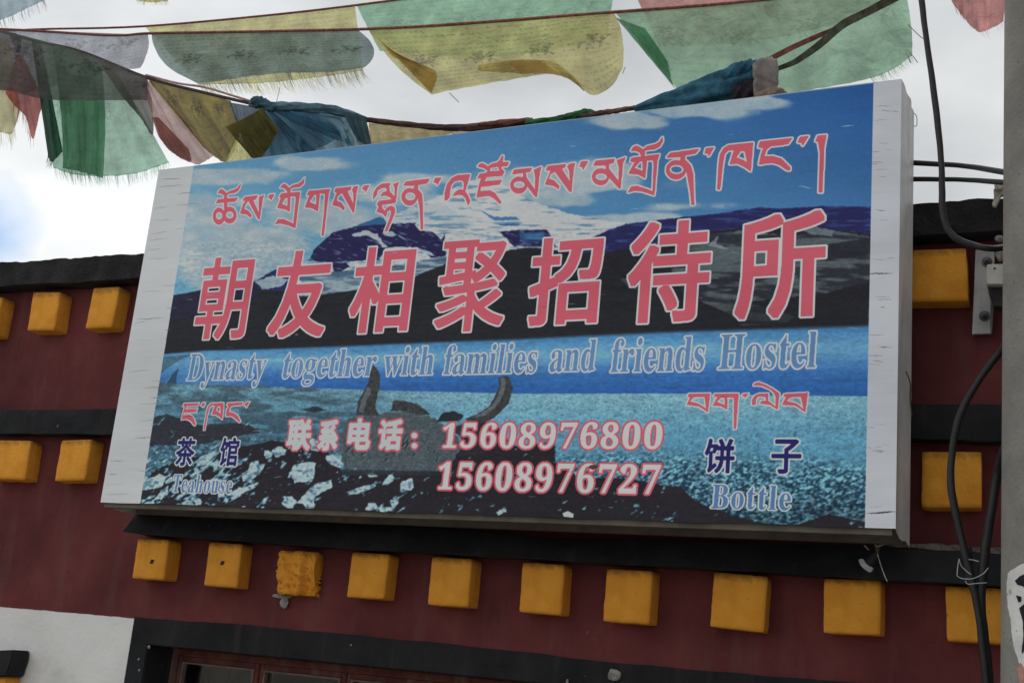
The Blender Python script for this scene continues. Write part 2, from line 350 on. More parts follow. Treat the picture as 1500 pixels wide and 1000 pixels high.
for q in [(225, 705, 20, 11, .3), (238, 722, 14, 7, .9), (290, 735, 7, 7, 0), (370, 690, 22, 11, .8), (300, 672, 20, 8, .5), (355, 718, 26, 5, .35), (445, 690, 24, 15, .6), (425, 735, 13, 10, 0), (465, 718, 34, 9, .55), (452, 736, 10, 12, .2),
          (493, 675, 10, 15, 1.2), (462, 652, 12, 9, -.5), (408, 662, 12, 8, .3), (392, 665, 8, 6, 0), (595, 710, 9, 14, -.9), (570, 702, 14, 6, .8), (527, 717, 22, 5, .3), (543, 742, 9, 6, .3), (578, 735, 6, 10, -.3), (566, 745, 13, 4, .1), (545, 695, 9, 4, 0), (732, 750, 6, 4, .4), (739, 747, 5, 4, -.4), (699, 746, 3, 2, 0)]:
    stone(*q, (158, 182, 192), int(q[0]), 1)
# carved skull slab with horns
o4 = (480, 530); s4 = 4.1667
slab = lambda sl: mixc((88, 100, 106), (66, 78, 84), fbm(PU[sl]/3, PV[sl]/2.4, 101, 5)*1.6-.3)
poly([(85, 600), (70, 480), (130, 345), (230, 330), (390, 305), (520, 300), (620, 330), (700, 380), (810, 470), (810, 540), (760, 620), (650, 665), (100, 652)], slab, off=o4, s=s4, rag=2.4)
r6 = random.Random(9)
for k in range(70):
    x = r6.uniform(100, 790); y = r6.uniform(500, 600)+(0 if x < 450 else r6.uniform(-80, 10)); dx = r6.uniform(-30, 30); dy = r6.uniform(-40, 40)
    poly([(x, y), (x+dx, y+dy), (x+dx+7, y+dy+3), (x+7, y+3)], (38, 46, 52), .8, off=o4, s=s4); poly([(x+8, y+3), (x+dx+8, y+dy+3), (x+dx+14, y+dy+6), (x+14, y+6)], (120, 134, 140), .6, off=o4, s=s4)
hn = lambda sl: mixc((48, 50, 54), (76, 80, 82), fbm(PU[sl]/2.2, PV[sl]/3.0, 111, 4)*1.5-.3)
poly([(175, 320), (185, 240), (215, 190), (250, 125), (262, 60), (278, 18), (300, 40), (318, 80), (318, 140), (300, 220), (290, 280), (318, 325), (250, 330)], hn, off=o4, s=s4, rag=.6)
poly([(845, 345), (920, 315), (985, 270), (1020, 210), (1050, 150), (1040, 95), (1070, 85), (1105, 90), (1130, 160), (1105, 250), (1050, 310), (1000, 350), (930, 375), (860, 370)], hn, off=o4, s=s4, rag=.6)
poly([(190, 300), (205, 235), (232, 180), (262, 110), (272, 50), (284, 60), (284, 120), (262, 190), (232, 240), (220, 310)], (122, 128, 130), .55, off=o4, s=s4, rag=.8)
poly([(880, 345), (950, 305), (1005, 260), (1045, 195), (1062, 130), (1052, 98), (1078, 96), (1088, 140), (1070, 200), (1030, 270), (960, 325)], (122, 128, 130), .6, off=o4, s=s4, rag=.8)
poly([(388, 300), (400, 235), (480, 238), (560, 262), (632, 320), (560, 325), (480, 300)], hn, off=o4, s=s4, rag=1)
poly([(668, 365), (700, 312), (780, 300), (835, 330), (800, 362)], (42, 46, 52), off=o4, s=s4, rag=1)
poly([(770, 395), (870, 365), (960, 372), (1020, 400), (1030, 440), (960, 560), (800, 570), (830, 480), (770, 420)], (46, 44, 52), .9, off=o4, s=s4, rag=1)
poly([(85, 655), (760, 665), (700, 690), (85, 690)], (46, 54, 60), .8, off=o4, s=s4, rag=1)
gr_n = fbm(PU/1.9, PV/1.2, 601, 3)-.5; ART[:] = ART*(1+gr_n[..., None]*np.where(PV > lk_b, .42, .12)[..., None]); del gr_n
dt_ = (fbm(PU/5.5, PV/2.4, 611, 5)-.5)*ss(330, 350, PV+(PU-700)*.03); ART[:] = ART*(1+dt_[..., None]*.30); del dt_
for _ in range(2):                          # a poster is never sharper than its print dots
    ART[1:-1] = (ART[:-2]+ART[1:-1]*2+ART[2:])/4; ART[:, 1:-1] = (ART[:, :-2]+ART[:, 1:-1]*2+ART[:, 2:])/4
# white border of the vinyl
MG = (176, 179, 182)
poly([(233, 249), (284, 243), (205, 738.5), (140, 738)], MG); poly([(225, 235), (290, 235), (284, 243.6), (230, 252)], MG)
poly([(1279, 110), (1330, 110), (1320, 780), (1267, 780)], (174, 178, 185))
tp = [(225, 245), (1285, 118), (1285, 121.8), (225, 250.5)]; poly(tp, (150, 156, 160), .8)

# ---- lettering
RED = (188, 89, 105); PALE = (182, 187, 192)
def stamp(sl, m, fill, out, r_bold, r_out, out2=None, r2=0):
    pad = int(r_bold+r_out+r2)+4
    ys, xs = sl; y0 = max(0, ys.start-pad); x0 = max(0, xs.start-pad); y1 = min(TH, ys.stop+pad); x1 = min(TW, xs.stop+pad)
    mm = np.zeros((y1-y0, x1-x0), bool); mm[ys.start-y0:ys.start-y0+m.shape[0], xs.start-x0:xs.start-x0+m.shape[1]] = m
    if r_bold > 0: mm = dil(mm, r_bold)
    s2_ = (slice(y0, y1), slice(x0, x1))
    if out2 is not None: paint(s2_, dil(mm, r_out+r2).astype(np.float32), out2)
    if r_out > 0: paint(s2_, dil(mm, r_out).astype(np.float32), out)
    paint(s2_, mm.astype(np.float32), fill)
def ell(cx, cy, rx, ry, n=28, rot=0):
    return [(cx+rx*math.cos(a)*math.cos(rot)-ry*math.sin(a)*math.sin(rot), cy+rx*math.cos(a)*math.sin(rot)+ry*math.sin(a)*math.cos(rot)) for a in [k/n*2*math.pi for k in range(n)]]
GLY = []   # (origin, scale, solids, holes)
A_ = (300, 250); B_ = (430, 240); C_ = (530, 240); D_ = (640, 220); E_ = (780, 210); F_ = (900, 195); G_ = (1035, 190)
GLY += [(A_, 10, [[(190,330),(215,285),(255,270),(290,300),(320,330),(370,295),(440,275),(480,250),(510,210),(530,185),(515,250),(480,300),(430,325),(360,335),(325,355),(325,400),(280,400),(290,370),(250,335),(210,330)],
    [(190,420),(485,395),(445,450),(165,475)], [(285,395),(330,395),(325,580),(285,580)], ell(208,665,88,122), ell(365,650,98,120)], [ell(210,660,50,58), ell(366,648,58,56)]),
 (A_, 10, [[(585,385),(780,365),(740,425),(705,430),(800,630),(795,440),(800,385),(870,360),(850,420),(805,715),(790,715),(640,440),(600,490),(575,560),(640,590),(690,655),(675,690),(620,640),(520,625),(560,500),(600,430),(555,440)]], []),
 (A_, 10, [[(945,355),(1025,345),(975,435),(960,405),(935,405)]], []),
 (A_, 10, [[(1110,250),(1130,215),(1165,195),(1200,215),(1240,255),(1290,215),(1380,190),(1430,150),(1465,100),(1450,190),(1400,235),(1300,250),(1260,265),(1255,330),(1225,330),(1190,275),(1150,250)],
    [(1125,335),(1400,315),(1390,370),(1325,840),(1230,800),(1100,770),(1035,785),(1075,715),(1150,710),(1240,750),(1300,780),(1340,400),(1325,375),(1255,375),(1245,600),(1180,565),(1065,545),(1120,400),(1095,385)]], [[(1180,400),(1220,400),(1215,525),(1130,490)]]),
 (B_, 10, [[(225,400),(535,370),(515,430),(480,700),(440,1050),(410,1050),(450,700),(465,440),(385,430),(355,695),(270,645),(170,635),(220,500),(240,460),(200,460)]], [[(305,455),(340,450),(335,605),(232,560)]]),
 (B_, 10, [[(615,360),(850,335),(830,385),(785,395),(880,600),(880,430),(860,380),(880,340),(945,325),(920,420),(885,710),(870,710),(710,425),(645,480),(630,540),(700,570),(745,640),(735,680),(680,630),(570,600),(625,450),(640,410),(605,415)]], []),
 (B_, 10, [[(1035,320),(1110,315),(1055,415),(1045,380),(1005,375)]], []),
 (C_, 10, [[(165,520),(175,420),(220,345),(290,295),(420,285),(400,330),(405,400),(460,465),(485,480),(485,350),(460,300),(545,270),(520,330),(505,480),(490,570),(290,600),(300,650),(335,690),(370,640),(430,615),(480,640),(485,710),(450,800),(370,985),(335,990),(420,770),(430,700),(410,675),(370,700),(350,780),(310,730),(215,700),(250,620),(220,600),(250,545),(450,520),(400,480),(340,460),(270,475),(310,420),(370,400),(360,350),(300,350),(230,390),(215,460)]], []),
 (C_, 10, [[(645,262),(995,220),(960,285),(825,310),(820,370),(880,440),(893,600),(893,955),(865,955),(850,640),(825,510),(800,440),(760,400),(760,355),(785,320),(610,318)], ell(700,485,115,125)], [ell(712,478,78,62)]),
 (C_, 10, [[(1075,210),(1165,205),(1105,310),(1090,275),(1055,275)]], []),
 (D_, 10, [[(115,730),(115,620),(150,500),(220,410),(300,370),(485,358),(455,460),(410,600),(450,660),(480,730),(470,795),(450,790),(420,700),(370,655),(310,650),(235,670),(260,620),(320,580),(390,580),(400,500),(385,450),(340,440),(260,455),(205,520),(185,640),(180,690),(145,735)]], []),
 (D_, 10, [[(600,240),(625,205),(670,195),(710,215),(745,245),(800,205),(880,185),(925,145),(955,85),(975,90),(960,180),(1060,180),(1030,235),(950,240),(940,270),(990,315),(960,375),(730,395),(690,460),(950,440),(915,505),(640,535),(635,600),(780,595),(850,630),(945,765),(920,785),(830,700),(760,665),(580,690),(620,500),(650,410),(595,410),(630,350),(730,335),(745,300),(690,265)]], [[(780,262),(895,242),(925,305),(775,315)]]),
 (D_, 10, [[(1130,290),(1395,262),(1365,320),(1300,325),(1310,400),(1440,590),(1445,400),(1425,290),(1530,245),(1505,330),(1465,685),(1440,680),(1290,480),(1240,420),(1270,380),(1265,335),(1110,355)], ell(1200,515,122,120)], [ell(1207,508,85,54)]),
 (E_, 10, [[(225,335),(490,305),(470,355),(425,375),(550,570),(540,400),(510,340),(540,305),(620,290),(600,370),(565,710),(540,705),(330,415),(265,450),(235,520),(310,545),(385,620),(385,670),(310,620),(185,600),(235,480),(270,400),(200,395)]], []),
 (E_, 10, [[(710,270),(815,262),(740,385),(730,345),(690,345)]], []),
 (E_, 10, [[(925,255),(1200,228),(1180,290),(1120,300),(1115,370),(1260,560),(1265,350),(1235,250),(1360,205),(1320,290),(1285,660),(1265,660),(1130,510),(1050,410),(1080,350),(1065,320),(890,325)], ell(995,490,122,120)], [ell(1005,490,88,54)]),
 (F_, 10, [[(240,260),(270,205),(320,185),(365,205),(415,240),(470,195),(600,165),(660,125),(700,60),(705,120),(660,200),(590,235),(440,255),(440,340),(395,340),(370,285),(310,260)],
    [(245,365),(655,312),(625,400),(580,910),(520,890),(400,850),(290,840),(195,870),(240,785),(330,775),(460,815),(560,855),(575,440),(560,395),(470,400),(445,660),(350,605),(205,590),(270,470),(300,425),(235,415)]], [[(375,410),(410,410),(415,560),(285,510)]]),
 (F_, 10, [[(815,295),(1240,235),(1190,300),(1030,330),(1030,390),(1110,470),(1150,600),(1162,1000),(1168,1050),(1130,1050),(1110,850),(1060,580),(1010,500),(940,420),(965,390),(975,350),(760,360)], ell(900,540,144,138)], [ell(908,535,106,70)]),
 (F_, 10, [[(1340,225),(1455,212),(1380,345),(1370,300),(1320,300)]], []),
 (G_, 7.692, [[(120,675),(135,400),(150,280),(190,210),(240,180),(520,150),(495,470),(430,425),(350,385),(260,390),(290,290),(310,230),(240,240),(200,280),(180,400),(150,675)]], [[(385,240),(430,245),(460,375),(400,340),(330,315)]]),
 (G_, 7.692, [[(600,135),(960,100),(915,165),(720,190),(670,230),(645,305),(740,300),(840,330),(940,430),(935,460),(900,455),(820,400),(740,375),(590,395),(610,290),(640,210),(580,200)]], []),
 (G_, 7.692, [[(1050,85),(1145,75),(1080,180),(1070,150),(1025,145)]], []),
 (G_, 7.692, [[(1250,70),(1345,60),(1320,200),(1298,705),(1262,705),(1275,250),(1255,140),(1225,130)]], [])]
NBIG = len(GLY)
H_ = (255, 575); I_ = (995, 550)
GLY += [(H_, 12.5, [[(185,195),(460,185),(430,240),(235,245),(215,300),(430,290),(400,355),(190,360),(165,410),(290,400),(350,450),(400,560),(390,600),(360,590),(300,510),(220,480),(135,495),(165,360),(195,255),(160,245)]], []),
 (H_, 12.5, [[(515,185),(575,180),(535,270),(520,245),(490,240)]], []),
 (H_, 12.5, [[(540,680),(555,560),(595,340),(620,250),(670,195),(910,180),(905,300),(885,490),(830,440),(760,400),(690,400),(720,300),(745,235),(690,230),(650,270),(615,400),(570,685)]], [[(800,250),(845,245),(855,380),(770,320)]]),
 (H_, 12.5, [[(985,190),(1265,175),(1245,225),(1080,240),(1030,270),(1010,345),(1100,370),(1170,420),(1225,530),(1205,545),(1150,500),(1060,430),(950,430),(960,330),(1000,240),(965,225)]], []),
 (H_, 12.5, [[(1320,175),(1390,170),(1325,275),(1315,235),(1285,230)]], []),
 (I_, 7.692, [[(110,205),(350,200),(325,415),(225,350),(85,330),(120,250),(95,235)]], [[(165,245),(285,240),(305,370),(220,315),(125,290)]]),
 (I_, 7.692, [[(400,205),(670,200),(640,600),(615,600),(615,250),(545,245),(540,385),(470,345),(375,340),(430,240),(385,235)]], [[(470,250),(510,250),(515,330),(425,295)]]),
 (I_, 7.692, [[(720,205),(785,200),(740,255),(735,235),(708,230)]], []),
 (I_, 7.692, [[(830,110),(860,80),(900,75),(980,105),(1060,150),(1130,200),(1110,385),(1020,330),(905,315),(930,280),(980,280),(970,240),(890,235),(865,270),(865,325),(820,335),(820,270),(850,225),(900,200),(1005,200),(1000,280),(1085,345),(1085,240),(1070,205),(1030,160),(930,115)]], []),
 (I_, 7.692, [[(1185,205),(1450,190),(1420,415),(1310,340),(1155,330),(1200,245),(1170,230)]], [[(1255,245),(1370,240),(1400,375),(1320,310),(1210,285)]])]
def glyph_mask(g):
    (ox, oy), s, sol, hol = g
    cv = lambda L: [[(ox+x/s, oy+y/s) for x, y in p] for p in L]
    sl, m = raster(cv(sol))
    for h in cv(hol):
        s3, m3 = raster([h])
        y0 = s3[0].start-sl[0].start; x0 = s3[1].start-sl[1].start
        y0_, x0_ = max(0, y0), max(0, x0); y1_ = min(m.shape[0], y0+m3.shape[0]); x1_ = min(m.shape[1], x0+m3.shape[1])
        m[y0_:y1_, x0_:x1_] &= ~m3[y0_-y0:y1_-y0, x0_-x0:x1_-x0]
    return sl, m
GM = [glyph_mask(g) for g in GLY]
for k, (sl, m) in enumerate(GM):     # outlines first, then the fills, so neighbours never cut each other
    stamp(sl, m, PALE, PALE, 0, 5.2 if k < NBIG else 3.4)
for k, (sl, m) in enumerate(GM): paint(sl, (dil(m, 1.2) if k < NBIG else m).astype(np.float32), RED)

def text_mask(body, L, R_, Tp, Bt, inset, shear=0.0, space=1.0):
    """rasterise type from the built-in font so that its box fits the four measured extreme points"""
    c = bpy.data.curves.new('type', 'FONT'); c.body = body; c.size = 1.0; c.resolution_u = 4; c.space_character = space
    o = bpy.data.objects.new('type', c); scene.collection.objects.link(o); bpy.context.view_layer.update()
    dg = bpy.context.evaluated_depsgraph_get(); me = o.evaluated_get(dg).to_mesh(); me.calc_loop_triangles()
    v = np.zeros(len(me.vertices)*3); me.vertices.foreach_get('co', v); v = v.reshape(-1, 3)[:, :2].copy()
    t = np.zeros(len(me.loop_triangles)*3, np.int32); me.loop_triangles.foreach_get('vertices', t); t = t.reshape(-1, 3)
    o.evaluated_get(dg).to_mesh_clear(); bpy.data.objects.remove(o); bpy.data.curves.remove(c)
    v[:, 0] += shear*v[:, 1]
    x0 = T(L)[0, 0]+inset; x1 = T(R_)[0, 0]-inset; y0 = T(Tp)[0, 1]+inset; y1 = T(Bt)[0, 1]-inset
    mn, mx_ = v.min(0), v.max(0)
    X = x0+(v[:, 0]-mn[0])/(mx_[0]-mn[0])*(x1-x0); Y = y1-(v[:, 1]-mn[1])/(mx_[1]-mn[1])*(y1-y0)
    sx0, sx1, sy0, sy1 = int(x0)-2, int(x1)+3, int(y0)-2, int(y1)+3
    m = np.zeros((sy1-sy0, sx1-sx0), bool)
    for a, b_, c_ in t:
        ax, ay, bx, by, cx, cy = X[a], Y[a], X[b_], Y[b_], X[c_], Y[c_]
        u0 = max(sx0, int(min(ax, bx, cx))-1); u1 = min(sx1, int(max(ax, bx, cx))+2); w0 = max(sy0, int(min(ay, by, cy))-1); w1 = min(sy1, int(max(ay, by, cy))+2)
        if u1 <= u0 or w1 <= w0: continue
        gx = np.arange(u0, u1)[None, :]+.5; gy = np.arange(w0, w1)[:, None]+.5
        e1 = (bx-ax)*(gy-ay)-(by-ay)*(gx-ax); e2 = (cx-bx)*(gy-by)-(cy-by)*(gx-bx); e3 = (ax-cx)*(gy-cy)-(ay-cy)*(gx-cx)
        m[w0-sy0:w1-sy0, u0-sx0:u1-sx0] |= ((e1 >= -.01) & (e2 >= -.01) & (e3 >= -.01)) | ((e1 <= .01) & (e2 <= .01) & (e3 <= .01))
    return (slice(sy0, sy1), slice(sx0, sx1)), m
def serif(s):
    r = ''
    for ch in s:
        if 'A' <= ch <= 'Z': r += chr(0x1D400+ord(ch)-65)
        elif 'a' <= ch <= 'z': r += chr(0x1D41A+ord(ch)-97)
        elif ch.isdigit(): r += chr(0x1D7CE+int(ch))
        else: r += ch
    return r
for ch, L, R_, Tp, Bt in [('朝', (282.7, 478), (376.7, 378), (321.7, 375), (303, 500)), ('友', (390, 481.7), (490, 381.7), (451.7, 363.3), (408, 498)), ('相', (510, 453), (613, 361.7), (543, 359), (526.7, 491.7)),
        ('聚', (635, 458), (745, 405), (708, 346.7), (648, 490)), ('招', (773, 419.6), (888.3, 340.4), (887.6, 338.6), (779.6, 480.8)), ('待', (916.4, 417.8), (1044, 374.6), (1004.6, 318), (941.6, 477)), ('所', (1073, 462.8), (1212.3, 358.4), (1204.4, 303.7), (1132, 470))]:
    kx, ky = (4, 3) if ch in '聚朝' else (6, 4)
    sl, m = text_mask(ch, L, R_, Tp, Bt, kx+5)
    sl, m = boxdil(sl, m, kx, ky)
    stamp(sl, m, RED, PALE, 0, 5.4)
BLU = (92, 130, 172); PB = (190, 204, 216)
for w_, L, R_, Tp, Bt in [('Dynasty', (271, 560), (392.5, 532), (278, 517), (297, 570)), ('together', (413, 545), (553.7, 530), (503.4, 509.5), (448, 566.7)), ('with', (562, 528), (635, 549), (609, 505), (590, 552)),
        ('families', (647, 551), (788.8, 520), (735.7, 500.8), (700, 550)), ('and', (803, 540), (876, 496), (873, 495), (860, 546)), ('friends', (892, 546), (1034, 520), (1006, 490), (950, 547)), ('Hostel', (1050, 542), (1198, 484), (1196, 483), (1150, 542))]:
    sl, m = text_mask(serif(w_), L, R_, Tp, Bt, 4, .07, 1.04)
    stamp(sl, m, BLU, PB, 0.5, 4.4)
def P5(x, y): return (240+x/2.885, 480+y/2.885)
def P6(x, y): return (740+x/2.5, 480+y/2.5)
for w_, L, R_, Tp, Bt in [('联', P5(506, 500), P5(634, 450), P5(590, 374), P5(570, 530)), ('系', P5(638, 500), P5(748, 450), P5(690, 374), P5(690, 530)), ('电', P5(764, 490), P5(884, 470), P5(820, 370), P5(820, 528)), ('话', P5(892, 490), P5(1020, 450), P5(960, 374), P5(950, 530))]:
    sl, m = text_mask(w_, L, R_, Tp, Bt, 12); stamp(sl, m, (178, 184, 186), RED, 4.4, 5.4)
for cx, cy in [P5(1060, 455), P5(1060, 498)]:
    sl, m = raster([ell(cx, cy, 4.2, 4.2)]); stamp(sl, m, (178, 184, 186), RED, 0, 5)
for w_, L, R_, Tp, Bt in [('15608976800', (643.8, 658.5), (974, 638), (968, 614), (760, 660)), ('15608976727', (637, 719), (972, 680), (964, 676), (760, 723))]:
    sl, m = text_mask(serif(w_), L, R_, Tp, Bt, 7, .03, 1.13); stamp(sl, m, (186, 192, 192), RED, 1.2, 5.2)
NV = (38, 38, 100)
for w_, L, R_, Tp, Bt in [('茶', P5(38, 580), P5(140, 500), P5(90, 458), P5(80, 590)), ('馆', P5(225, 570), P5(328, 480), P5(255, 455), P5(300, 592)), ('饼', P6(722, 500), P6(848, 460), P6(790, 398), P6(760, 540)), ('子', P6(968, 465), P6(1092, 465), P6(1030, 400), P6(1020, 542))]:
    sl, m = text_mask(w_, L, R_, Tp, Bt, 7); stamp(sl, m, NV, PALE, 2.0, 4.6)
for w_, L, R_, Tp, Bt in [('Teahouse', P5(38, 640), P5(290, 680), P5(60, 615), P5(150, 703)), ('Bottle', P6(748, 655), P6(1052, 620), P6(900, 570), P6(800, 668))]:
    sl, m = text_mask(serif(w_), L, R_, Tp, Bt, 4, .05, 1.12); stamp(sl, m, (80, 118, 162), (180, 198, 210), .0, 3.8)

poly([(245, 150), (250, 125), (262, 60), (278, 18), (300, 40), (318, 80), (318, 140), (308, 190)], hn, off=o4, s=s4, rag=.6)
# ---- age: cracks and scuffs in the vinyl
def crackline(u, v, ln, col, a, wd=1.2, sd=0, slope=0.0):
    r_ = random.Random(sd); n = max(3, int(ln/3)); y = 0; up = []; dn_ = []
    for k in range(n+1):
        y += r_.uniform(-.7, .7); x = u+ln*k/n; h = wd*.5*math.sin(math.pi*(k+.3)/(n+.6))
        up.append((x, v+y+slope*ln*k/n-h)); dn_.append((x, v+y+slope*ln*k/n+h))
    poly(up+dn_[::-1], col, a)
rs = random.Random(12)
for k in range(40):
    v = 262+k*11.8+rs.uniform(-4, 4); e0 = np.interp(v, [249, 735], [233, 147]); e1 = np.interp(v, [243, 738], [284, 205])
    ln = rs.uniform(6, 44); u = rs.choice([e0+rs.uniform(0, 6), e1-ln*rs.uniform(.3, 1)]); 
    crackline(u, v, ln, (104, 104, 104), rs.uniform(.15, .8)**1.3, rs.uniform(.6, 1.5), k, rs.uniform(-.12, .05))
for k in range(34):
    v = rs.uniform(135, 760); e1 = np.interp(v, [123, 772], [1279, 1267]); ln = rs.uniform(6, 30)
    crackline(e1+rs.uniform(-4, 40-ln), v, ln, (92, 90, 92), rs.uniform(.3, .8), rs.uniform(.6, 1.3), 100+k, rs.uniform(-.08, .08))
crackline(1270, 752, 44, (40, 40, 44), .9, 2.2, 7, .02); crackline(1268, 401, 40, (50, 50, 54), .9, 1.5, 8, 0)
for k in range(110):
    u = rs.uniform(260, 1260); v = np.interp(u, [260, 1260], [250, 130])+rs.random()**.8*np.interp(u, [260, 1260], [480, 630]); ln = rs.uniform(3, 15)
    dk = rs.random() < .4
    crackline(u, v, ln, (60, 50, 58) if dk else (176, 186, 190), rs.uniform(.25, .7), rs.uniform(.5, 1.1), 300+k, rs.uniform(-.15, .1))
for cu, cv, a, b_ in [(1168, 272, 22, 10), (520, 283, 24, 3), (1230, 185, 22, -4), (960, 300, 8, 12)]:
    crackline(cu, cv, a, (190, 198, 200), .8, 1.0, int(cu), b_/60)
poly(ell(869, 684, 6, 3.4), (70, 52, 40), .9, rag=.8); poly([(824, 751), (832, 748), (840, 752), (840, 757), (826, 756)], (178, 182, 184), 1)
run = ss(.52, .80, fbm(PU/2.6+PV*.02, PV/90, 141, 4))*np.where((PU < np.interp(PV, [243, 738], [284, 205]))|(PU > np.interp(PV, [123, 772], [1279, 1267])), 1, 0)
ART[:] = ART*(1-run[..., None]*.0*np.float32((1, 1.05, 1.2)))
dirt = fbm(PU/120, PV/60, 131, 4)
ART[:] = ART*(0.93+0.12*dirt[..., None])
g_ = np.float32((92, 92, 90)); kk = (0.10+0.05*dirt)[..., None]; ART[:] = ART*(1-kk*0.6)+g_*kk*0.6

img = bpy.data.images.new('sign_print', TW, TH, alpha=False)
L_ = np.clip(lin(np.clip(ART+(ART-ART.mean(2, keepdims=True))*(-.03), 0, 255))/ILL, 0, 1)**1.14; buf = np.ones((TH, TW, 4), np.float32); buf[..., :3] = enc(np.clip(L_, 0.005, 0.92)); img.pixels.foreach_set(buf[::-1].ravel()); img.update(); img.pack()

# ------------------------------------------------------------------ ground and building
MRED = None
def wall_material():
    m = bpy.data.materials.new('red and white limewash'); m.use_nodes = True; t = m.node_tree; b = t.nodes['Principled BSDF']
    b.inputs['Roughness'].default_value = 0.92; b.inputs['Specular IOR Level'].default_value = 0.2
    c = N(t, 'ShaderNodeTexCoord')
    def noise(sc, det, mapping=None, rough=.6):
        n = N(t, 'ShaderNodeTexNoise'); n.inputs['Scale'].default_value = sc; n.inputs['Detail'].default_value = det; n.inputs['Roughness'].default_value = rough
        if mapping:
            mp = N(t, 'ShaderNodeMapping'); mp.inputs['Scale'].default_value = mapping; t.links.new(c.outputs['Object'], mp.inputs[0]); t.links.new(mp.outputs[0], n.inputs['Vector'])
        else: t.links.new(c.outputs['Object'], n.inputs['Vector'])
        return n.outputs[0]
    def ramp(i, stops):
        r = N(t, 'ShaderNodeValToRGB'); e = r.color_ramp.elements
        while len(e) < len(stops): e.new(0.5)
        for k, (p, cc) in enumerate(stops): e[k].position = p; e[k].color = (*cc, 1)
        t.links.new(i, r.inputs[0]); return r.outputs[0]
    def mixn(f, a, bb):
        x = N(t, 'ShaderNodeMixRGB')
        for s_, v in zip(x.inputs, (f, a, bb)):
            if hasattr(v, 'type') and not isinstance(v, (tuple, float)): t.links.new(v, s_)
            elif isinstance(v, tuple): s_.default_value = (*v, 1)
            else: s_.default_value = v
        return x.outputs[0]
    def rng(i, a, b_, lo, hi):
        r = N(t, 'ShaderNodeMapRange'); r.inputs[1].default_value = a; r.inputs[2].default_value = b_; r.inputs[3].default_value = lo; r.inputs[4].default_value = hi
        t.links.new(i, r.inputs[0]); return r.outputs[0]
    def mul(a, b_):
        x = N(t, 'ShaderNodeMath', operation='MULTIPLY'); t.links.new(a, x.inputs[0])
        if isinstance(b_, float): x.inputs[1].default_value = b_
        else: t.links.new(b_, x.inputs[1])
        return x.outputs[0]
    red = ramp(noise(2.3, 8), [(0.34, (0.095, 0.024, 0.027)), (0.52, (0.145, 0.037, 0.039)), (0.70, (0.195, 0.058, 0.056))])
    red = mixn(rng(noise(1.0, 6, (9, 9, 1.3)), 0.52, 0.80, 0.0, 0.55), red, (0.17, 0.09, 0.085))
    red = mixn(rng(noise(26, 5), 0.62, 0.70, 0.0, 0.35), red, (0.07, 0.02, 0.02))
    pale = mul(rng(noise(5.5, 5, (1.6, 1.6, .8)), 0.68, 0.74, 0.0, 0.55), rng(noise(40, 4), 0.5, 0.58, 0.0, 1.0))
    red = mixn(pale, red, (0.34, 0.26, 0.25))
    wht = ramp(noise(3.1, 8), [(0.3, (0.72, 0.72, 0.70)), (0.5, (0.80, 0.80, 0.79)), (0.7, (0.86, 0.86, 0.85))])
    wht = mixn(rng(noise(4.0, 8), 0.58, 0.72, 0.0, 0.5), wht, (0.50, 0.50, 0.46))
    wht = mixn(rng(noise(1.0, 5, (30, 30, 3)), 0.66, 0.72, 0.0, 0.5), wht, (0.36, 0.30, 0.28))
    sep = N(t, 'ShaderNodeSeparateXYZ'); t.links.new(c.outputs['Object'], sep.inputs[0])
    w = N(t, 'ShaderNodeMath', operation='MULTIPLY_ADD'); w.inputs[1].default_value = 0.016; t.links.new(noise(7, 6), w.inputs[0]); t.links.new(sep.outputs['Z'], w.inputs[2])
    isred = rng(w.outputs[0], ZSUR+0.0065, ZSUR+0.0095, 0.0, 1.0)
    gx = N(t, 'ShaderNodeMath', operation='GREATER_THAN'); gx.inputs[1].default_value = float(at(199, 910, 0)[0]); t.links.new(sep.outputs['X'], gx.inputs[0])
    mxm = N(t, 'ShaderNodeMath', operation='MAXIMUM'); t.links.new(isred, mxm.inputs[0]); t.links.new(gx.outputs[0], mxm.inputs[1]); isred = mxm.outputs[0]
    t.links.new(mixn(isred, wht, red), b.inputs['Base Color'])
    bp = N(t, 'ShaderNodeBump'); bp.inputs['Strength'].default_value = 0.5; bp.inputs['Distance'].default_value = 0.012
    ad = N(t, 'ShaderNodeMath', operation='MULTIPLY_ADD'); ad.inputs[1].default_value = 0.35; t.links.new(noise(45, 6), ad.inputs[0]); t.links.new(noise(9, 4), ad.inputs[2])
    t.links.new(ad.outputs[0], bp.inputs['Height']); t.links.new(bp.outputs[0], b.inputs['Normal'])
    return m
ZSUR = 2.109
M_WALL = wall_material()
M_BLACK = mat_plaster('black painted plaster', (0.011, 0.012, 0.014), (0.021, 0.022, 0.025), scale=5, bump=0.4, bscale=60, streak=((0.055, 0.048, 0.044), 0.7), spots=(34, 0.74), spot_col=(0.12, 0.12, 0.115))
M_SLATE = mat_plaster('black tarred parapet', (0.013, 0.013, 0.015), (0.030, 0.030, 0.033), scale=9, bump=0.8, bscale=70)
M_YEL = mat_plaster('ochre painted timber ends', (0.72, 0.29, 0.030), (0.86, 0.385, 0.048), scale=7, bump=0.35, bscale=60, streak=((0.40, 0.17, 0.03), 0.5), spots=(30, 0.70), spot_col=(0.16, 0.075, 0.02))
